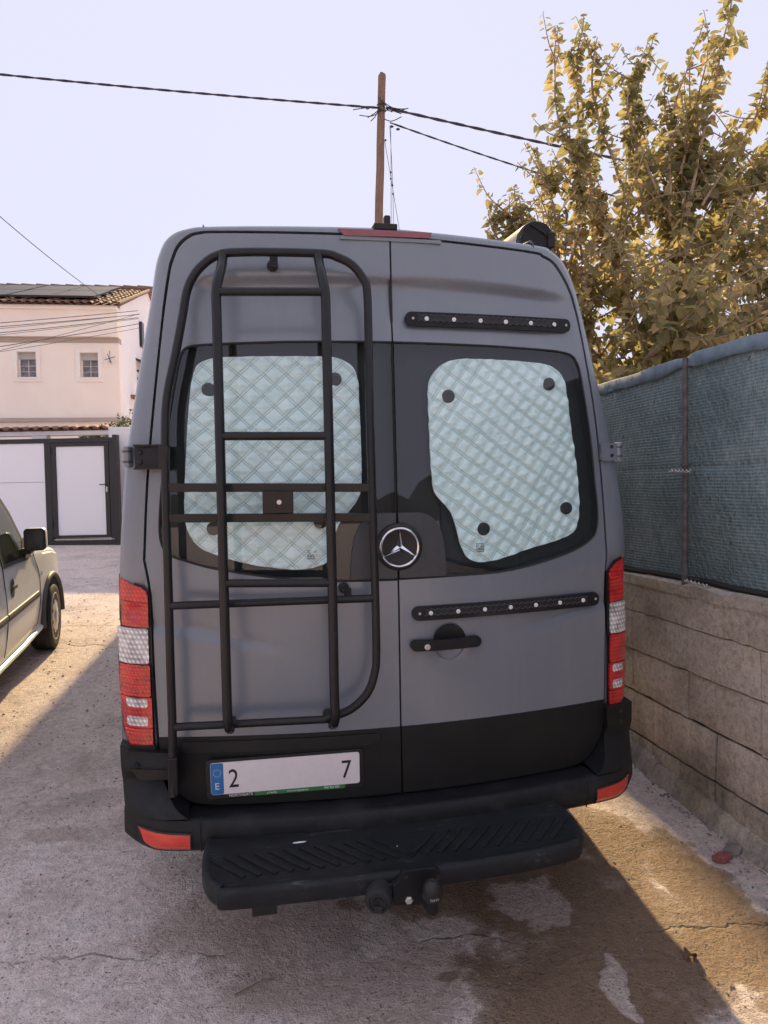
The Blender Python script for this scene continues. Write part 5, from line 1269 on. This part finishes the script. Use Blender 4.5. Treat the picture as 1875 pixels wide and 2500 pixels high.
# ================================================================== POLE AND CABLES
def catenary(a, b_, sag, n=40): 
    a, b_ = Vector(a), Vector(b_); return [a.lerp(b_, i / n) - Vector((0, 0, sag * 4 * (i / n) * (1 - i / n))) for i in range(n + 1)]
def twisted(g, pts, r, off, turns, seg=6):
    for k in range(2):
        pp = []
        for i, p in enumerate(pts):
            a = turns * 2 * pi * i / len(pts) + k * pi; t = (pts[min(i + 1, len(pts) - 1)] - pts[max(i - 1, 0)]).normalized(); u = t.cross(Vector((0, 0, 1))).normalized(); w_ = t.cross(u); pp.append(p + (u * cos(a) + w_ * sin(a)) * off)
        g.tube(pp, r, seg)
def build_pole():
    p = thing('utility_pole', 'leaning wooden utility pole rising behind the van roof', 'pole', (0, 0, 0))
    rnd = random.Random(4); n = 40; pts = []; rs = []
    for i in range(n + 1):
        t = i / n; z = .6 + (10.86 - .6) * t; x = -.28 + .43 * t + .012 * noise.noise((z * 1.3, 0, 0)); pts.append((x, 16 + .01 * noise.noise((z, 4, 0)), z)); rs.append(.115 - .030 * t + .004 * noise.noise((z * 3, 2, 2)))
    G().tube(pts, rs, 14).build('pole_shaft', 'wood', p)
    G().prism([(.07 * cos(a), .07 * sin(a)) for a in [2 * pi * i / 12 for i in range(12)]], -.02, .05, Matrix.Translation((.15, 16, 10.86)) @ Matrix.Rotation(radians(22), 4, 'Y')).build('pole_top', 'wood', p, False)
    for z in (10.10, 10.24): G().tube([(.125 + .10 * cos(2 * pi * i / 16), 16 + .10 * sin(2 * pi * i / 16), z + .03 * sin(2 * pi * i / 16)) for i in range(16)], .010, 6, closed=True).build('pole_band', 'cable', p)
    hk = G()
    for k in range(9):
        a = Vector((.12 + rnd.uniform(-.08, .08), 15.9 + rnd.uniform(-.05, .05), 10.05 + rnd.uniform(-.12, .3))); sgn = rnd.choice((-1, 1, 1)); b_ = Vector((.12 + sgn * rnd.uniform(.2, .65), 15.9, 9.95 + rnd.uniform(-.12, .2))); m = (a + b_) / 2 + Vector((0, 0, rnd.uniform(-.12, .02))); hk.tube(catmull([a, m, b_], 6), .010, 5)
    hk.build('jumper_wires', 'cable', p)
    for (x, z) in ((-.18, 10.13), (-.28, 10.15), (.30, 10.13), (.42, 10.1), (.34, 9.72), (.48, 9.66)): G().lathe([(.0, -.05), (.022, -.03), (.03, 0), (.02, .03), (0, .05)], Matrix.Translation((x, 15.92, z)) @ Matrix.Rotation(pi / 2, 4, 'Y'), 8).build('clamp', 'cable', p)
    # left twisted bundle
    def cab(name, lab, pts, r, off, turns):
        g = G(); twisted(g, pts, r, off, turns); o = g.build(name, 'cable', None); tag(o, lab, 'cable', 'overhead cables on the pole')
    cab('overhead_cable', 'thick twisted cable running left from the pole top', catenary((.08, 15.9, 10.12), (-24, 13.5, 12.1), .25, 160), .015, .011, 30)
    cab('overhead_cable', 'upper twisted cable running right from the pole into the tree', catenary((.22, 15.9, 10.12), (16, 18.3, 7.9), .10, 110), .019, .014, 18)
    cab('overhead_cable', 'lower thin twisted cable running right from the pole into the tree', catenary((.30, 15.9, 9.80), (14, 18, 6.9), .30, 110), .012, .009, 20)
    dw = thing('drop_wires', 'thin wires hanging down beside the wooden pole with small clips', 'wire', (0, 0, 0))
    for (a, b_, c) in (((.32, 15.9, 9.75), (.30, 15.9, 8.3), (.24, 15.9, 5.5)), ((.30, 15.9, 9.7), (.34, 15.9, 8.1), (.30, 15.9, 5.5)), ((.18, 15.9, 9.4), (.33, 15.9, 8.4), (.75, 15.9, 5.5))):
        G().tube(catmull([a, b_, c], 10), .0065, 5).build('wire', 'cablel', dw)
    for (x, z) in ((.20, 9.42), (.30, 8.72), (.30, 8.58), (.33, 8.44), (.34, 8.25)): G().lathe([(0, -.03), (.022, -.01), (.022, .01), (0, .03)], Matrix.Translation((x, 15.9, z)), 8).build('clip', 'cable', dw)
    # service wires across the house front
    ZL = [5.56, 5.46, 5.39, 5.31, 5.08, 4.99, 5.50, 5.0]; ZR = [6.28, 6.20, 6.12, 6.10, 5.98, 5.88, 6.22, 6.24]
    lines = [((-12.5, 11.6, a + (a - b_) * 1.77), (-6.0, 17.75 + .02 * k, b_)) for k, (a, b_) in enumerate(zip(ZL, ZR))]
    nm = ['topmost', 'second', 'third', 'fourth', 'fifth', 'sixth', 'lowest level', 'steepest']
    for i, (a, b_) in enumerate(lines):
        g = G().tube(catenary(a, b_, .06 + .02 * (i % 3), 24), .006 if i % 2 else .009, 5); o = g.build('service_wire', 'cablel', None)
        tag(o, nm[i] + ' of the thin wires strung across the peach house front', 'wire', 'wires across the house front')
    o = G().tube(catenary((-6.46, 17.45, 6.33), (-6.2, 6.0, 7.1), .25, 40), .008, 5).build('service_wire', 'cablel', None); tag(o, 'thin diagonal wire dropping from the upper left sky to the house corner', 'wire', 'wires across the house front')
build_pole()

# ================================================================== TREE
def build_tree():
    rnd = random.Random(21)
    base = Vector((3.05, 7.6, gz(3.05, 7.6)))
    tree = thing('mulberry_tree', 'tall leafy tree with long upright golden shoots behind the blue fence', 'tree', base)
    def loc(p): return Vector(p) - base
    G().tube([loc(p) for p in catmull([base - Vector((0, 0, .2)), base + Vector((-.05, -.05, 1.0)), base + Vector((-.12, -.1, 1.9)), Vector((2.75, 7.35, 2.9))], 6)], [.19 - .004 * i for i in range(19)], 12).build('trunk', 'bark', tree)
    heads = []
    def limb(pts, r0, r1):
        c = catmull(pts, 6); n = len(c); G().tube([loc(p) for p in c], [r0 + (r1 - r0) * i / (n - 1) for i in range(n)], 9).build('limb', 'bark', tree); return c
    L1 = limb([(2.78, 7.4, 2.7), (2.55, 7.15, 3.2), (2.38, 7.0, 3.6), (2.25, 6.95, 4.1)], .09, .035)
    L2 = limb([(2.8, 7.4, 2.7), (2.95, 7.2, 3.3), (2.98, 7.1, 4.0), (3.05, 7.05, 4.7)], .085, .035)
    L3 = limb([(2.85, 7.4, 2.6), (3.5, 7.2, 3.2), (4.1, 7.1, 3.8), (4.6, 7.1, 4.6)], .09, .035)
    L4 = limb([(2.75, 7.4, 2.6), (2.3, 7.2, 2.85), (1.9, 7.0, 3.25), (1.62, 6.9, 3.7)], .07, .025)
    L5 = limb([(2.9, 7.5, 2.6), (3.4, 8.0, 3.3), (3.8, 8.5, 4.0), (4.0, 8.8, 4.9)], .08, .03)
    L6 = limb([(2.9, 7.5, 2.5), (3.6, 6.9, 2.75), (4.3, 6.5, 3.1), (4.9, 6.3, 3.5)], .07, .03)
    L7 = limb([(2.75, 7.35, 2.6), (2.5, 6.8, 2.75), (2.35, 6.3, 2.85), (2.4, 5.9, 2.95)], .05, .02)
    limbs = [L1, L2, L3, L4, L5, L6, L7]
    # leaf prototype: cordate blade, folded along the midrib
    out = [(0, 0), (-.06, .26), (.06, .44), (.30, .46), (.58, .34), (.82, .16), (1.0, 0)]
    def leaf_pts(c, ax, nrm, s, wd, curl):
        side = nrm.cross(ax).normalized(); v = []
        for (u, w_) in out:
            zc = -curl * u * u
            for sg in ((0,) if w_ == 0 else (1, -1)): v.append(c + ax * (u * s) + side * (w_ * s * wd * sg) + nrm * (s * (zc + abs(w_) * .28)))
        return v                                         # 0, 1/2, 3/4, 5/6, 7/8, 9/10, 11
    LF = [(0, 1, 3), (0, 4, 2), (0, 3, 5), (0, 6, 4), (0, 5, 7), (0, 8, 6), (0, 7, 9), (0, 10, 8), (0, 9, 11), (0, 11, 10)]
    leaves = []
    shoot_n = [0]
    def shoot(start, tip, bend, r0=.014, dens=1.0, size=.12, first=.12):
        a, b_ = Vector(start), Vector(tip); mid = (a + b_) / 2 + Vector(bend); c = catmull([a, mid, b_], 14); n = len(c)
        for i in range(1, n - 1): c[i] = c[i] + Vector((noise.noise((c[i].z * 4, shoot_n[0], 0)), noise.noise((c[i].z * 4, shoot_n[0], 9)), 0)) * .02
        G().tube([loc(p) for p in c], [r0 * (1 - .8 * i / (n - 1)) + .0015 for i in range(n)], 6).build('shoot', 'twig', tree); shoot_n[0] += 1
        # leaves alternate along the shoot
        ln = (b_ - a).length; m = int(ln / .031 * dens); tw = rnd.uniform(0, 6.28)
        for k in range(m):
            t = first + (1 - first) * (k + rnd.uniform(0, .8)) / m; i = min(n - 2, int(t * (n - 1))); p = c[i].lerp(c[i + 1], t * (n - 1) - i); d = (c[i + 1] - c[i]).normalized()
            u = d.orthogonal().normalized(); az = tw + k * pi + rnd.gauss(0, .75) + t * 1.5; sd_ = (Matrix.Rotation(az, 3, d) @ u)
            ax = (sd_ * 1.0 + d * rnd.uniform(.0, .55) + Vector((0, 0, -1)) * rnd.uniform(.05, .75)).normalized()
            nr = (Vector((0, 0, 1)) * .6 + d * .5 + Vector((rnd.gauss(0, .45), rnd.gauss(0, .45), rnd.gauss(0, .3)))); nr = (nr - ax * nr.dot(ax)).normalized()
            s = size * rnd.uniform(.55, 1.15) * (1.05 - .55 * max(0, t - .5) / .5)
            if rnd.random() < .12: continue
            leaves.append((p + ax * .02, ax, nr, s, rnd.uniform(.85, 1.15), rnd.uniform(.05, .38), rnd.gauss(.5, .2)))
        return c
    V = Vector
    # long shoots read off the photograph's outline
    tall = [((2.35, 6.9, 3.7), (1.99, 6.9, 6.22), (-.12, 0, .2)), ((2.25, 6.9, 4.0), (1.74, 6.9, 6.12), (-.22, 0, .1)), ((2.42, 6.9, 4.4), (2.12, 6.9, 6.0), (-.1, 0, .15)), ((2.6, 6.9, 4.2), (2.66, 6.9, 6.02), (-.15, 0, 0)), ((2.7, 6.9, 4.5), (2.50, 6.9, 5.75), (-.1, 0, 0)),
            ((2.8, 6.9, 4.3), (3.14, 6.9, 6.12), (-.05, 0, 0)), ((3.0, 6.9, 4.5), (3.47, 6.9, 6.6), (0, 0, .1)), ((3.1, 6.9, 4.4), (3.85, 6.9, 6.2), (.1, 0, 0)), ((3.2, 7.0, 4.6), (3.30, 7.0, 6.05), (0, 0, 0)), ((3.3, 6.9, 4.2), (4.1, 6.9, 5.5), (.1, 0, 0)), ((2.9, 6.9, 4.7), (3.02, 6.95, 5.75), (0, 0, 0)),
            ((1.75, 6.9, 3.5), (1.47, 6.9, 5.0), (-.1, 0, .1)), ((1.7, 6.9, 3.45), (1.66, 6.9, 4.85), (-.05, 0, 0)), ((1.62, 6.9, 3.7), (1.05, 6.9, 4.36), (-.15, 0, .15)), ((1.62, 6.9, 3.7), (1.14, 6.9, 4.46), (-.1, 0, .1)), ((1.7, 6.9, 3.6), (1.30, 6.9, 4.62), (-.1, 0, .1)), ((1.8, 6.9, 3.6), (1.9, 6.9, 5.0), (-.1, 0, 0)), ((2.0, 6.9, 3.6), (2.15, 6.9, 5.1), (-.1, 0, 0)),
            ((4.2, 7, 4.2), (4.6, 7, 6.0), (.1, 0, 0)), ((4.5, 7, 4.4), (5.2, 7, 5.9), (.1, 0, 0)), ((3.6, 7, 4.4), (4.35, 7, 6.5), (.1, 0, .1))]
    for a, b_, bd in tall:
        bd = V(bd) + V((rnd.uniform(-.16, .16), rnd.uniform(-.12, .12), rnd.uniform(-.05, .12)))
        c = shoot(a, b_, bd, .015, 1.35, .108, .10)
        for q in range(rnd.randint(3, 6)):
            i = rnd.randrange(int(len(c) * .25), int(len(c) * .85)); p = c[i]; d = V((rnd.uniform(-1, 1), rnd.uniform(-.6, .6), rnd.uniform(.2, 1.0))).normalized() * rnd.uniform(.25, .6)
            shoot(p, p + d, (rnd.uniform(-.05, .05), 0, -.04), .006, 1.2, .095, .1)
    for k in range(34):
        c = rnd.choice((L1, L2, L2, L3, L3)); a = V(c[rnd.randrange(len(c) // 2, len(c))]); b_ = V((rnd.uniform(2.2, 5.2), rnd.uniform(6.8, 8.2), rnd.uniform(4.9, 5.9)))
        if (b_ - a).length < 2.2: shoot(a, b_, (rnd.uniform(-.2, .2), rnd.uniform(-.1, .1), rnd.uniform(-.1, .15)), .010, 1.2, .105, .1)
    # inner crown, denser and lower
    for k in range(220):
        c = rnd.choice(limbs); i = rnd.randrange(len(c) // 4, len(c)); a = V(c[i])
        az = rnd.uniform(0, 6.28); el = rnd.uniform(-.1, 1.25); ln = rnd.uniform(.6, 1.35)
        d = V((cos(az) * cos(el) + .12, sin(az) * cos(el) * .9, sin(el))); b_ = a + d * ln
        if b_.z < 2.2: b_.z = 2.2 + rnd.random() * .4
        if b_.z > 5.3: b_.z = 5.3 - rnd.random() * .5
        wl = (b_ - WB).dot(WN)
        if wl > -.25: b_ -= WN * (wl + .25 + rnd.random() * .3)
        if b_.x < 1.35 and b_.z > 4.0: continue
        shoot(a, b_, (rnd.uniform(-.1, .1), rnd.uniform(-.1, .1), rnd.uniform(-.12, .18)), .010, 1.2, .098, .08)
    # low boughs leaning over the fence, and growth to the right and rear
    for k in range(95):
        a = V((rnd.uniform(1.9, 4.6), rnd.uniform(6.0, 7.0), rnd.uniform(2.2, 3.1))); b_ = a + V((rnd.uniform(-.7, .5), rnd.uniform(-.9, .3), rnd.uniform(-.25, .5)))
        wl = (b_ - WB).dot(WN)
        if wl > -.22: b_ -= WN * (wl + .22)
        shoot(a, b_, (0, 0, .12), .008, 1.4, .098, .05)
    for k in range(75):
        a = V((rnd.uniform(3.6, 6.0), rnd.uniform(7.4, 9.5), rnd.uniform(2.2, 4.6))); b_ = a + V((rnd.uniform(-.6, .7), rnd.uniform(-.5, .5), rnd.uniform(.2, 1.2)))
        shoot(a, b_, (rnd.uniform(-.1, .1), 0, .1), .010, 1.0, .13, .05)
    # the 300 leaves nearest to the viewer are parts of their own, the rest one mass
    leaves.sort(key=lambda q: (q[0] - V((0, 0, 1.75))).length / q[3])
    def as_mesh(lst, name):
        vs = []; fs = []; tn = []
        for (c, ax, nr, s, wd, cu, ti) in lst:
            k = len(vs); p = leaf_pts(loc(c), ax, nr, s, wd, cu); vs += p; tn += [ti] * len(p); fs += [tuple(i + k for i in f) for f in LF]
        me = bpy.data.meshes.new(name); me.from_pydata([tuple(v) for v in vs], [], fs); me.materials.append(MT['leaf']); at = me.attributes.new('tint', 'FLOAT', 'POINT'); at.data.foreach_set('value', tn); me.update(); return me
    o = link(bpy.data.objects.new('crown', as_mesh(leaves[300:], 'crown')), tree); tag(o, kind='stuff')
    for q in leaves[:300]: link(bpy.data.objects.new('leaf', as_mesh([q], 'leaf')), tree)
    print("leaves", len(leaves), "shoots", shoot_n[0])
build_tree()

# ================================================================== SMALL THINGS ON THE GROUND
def lump(name, mat, c, size, seed, lab, cat):
    bm = bmesh.new(); bmesh.ops.create_icosphere(bm, subdivisions=3, radius=1)
    for v in bm.verts:
        n = 1 + .35 * noise.noise(v.co * 1.6 + Vector((seed, 0, 0))) + .14 * noise.noise(v.co * 5 + Vector((seed, 3, 0))); v.co = Vector((v.co.x * size[0], v.co.y * size[1], v.co.z * size[2])) * n
    me = bpy.data.meshes.new(name); bm.to_mesh(me); bm.free(); me.materials.append(MT[mat]); me.polygons.foreach_set('use_smooth', [True] * len(me.polygons))
    o = link(bpy.data.objects.new(name, me)); o.location = (c[0], c[1], gz(c[0], c[1]) + size[2] * .55); tag(o, lab, cat); return o
o = lump('brick_fragment', 'brickred', (1.515, 3.20), (.052, .030, .020), 1, 'worn red brick end bedded in the concrete by the wall foot', 'brick'); o.rotation_euler = (0, 0, .5)
o = lump('mortar_lump', 'stone', (1.60, 3.27), (.060, .035, .020), 6, 'grey mortar lump beside the red brick end at the wall foot', 'rubble'); o.rotation_euler = (0, 0, .6)
def dry_leaf():
    x, y = 1.09, 2.55; vs = []; fs = []
    for i in range(7):
        u = i / 6; w_ = .022 * sin(pi * u) ** .7
        for s in (-1, 0, 1): vs.append((u * .062 - .03, s * w_, .010 + .018 * abs(s) * sin(pi * u) + .012 * sin(u * 5)))
    for i in range(6):
        for k in range(2): a = i * 3 + k; fs.append((a, a + 3, a + 4, a + 1))
    o = mk('fallen_leaf', vs, fs, 'dryleaf', None, True, 60); o.location = (x, y, gz(x, y)); o.rotation_euler = (0, 0, .6); tag(o, 'curled brown dry leaf lying on the sunlit strip', 'leaf')
dry_leaf()
def twig(pts, lab):
    g = G().tube([(x, y, gz(x, y) + .006 + dz) for x, y, dz in pts], .003, 5); tag(g.build('twig', 'bark', None), lab, 'twig')
twig([(-.55, 2.40, 0), (-.50, 2.43, .006), (-.46, 2.47, .002), (-.42, 2.475, .004)], 'thin dry twig lying on the concrete left of the tow bar')
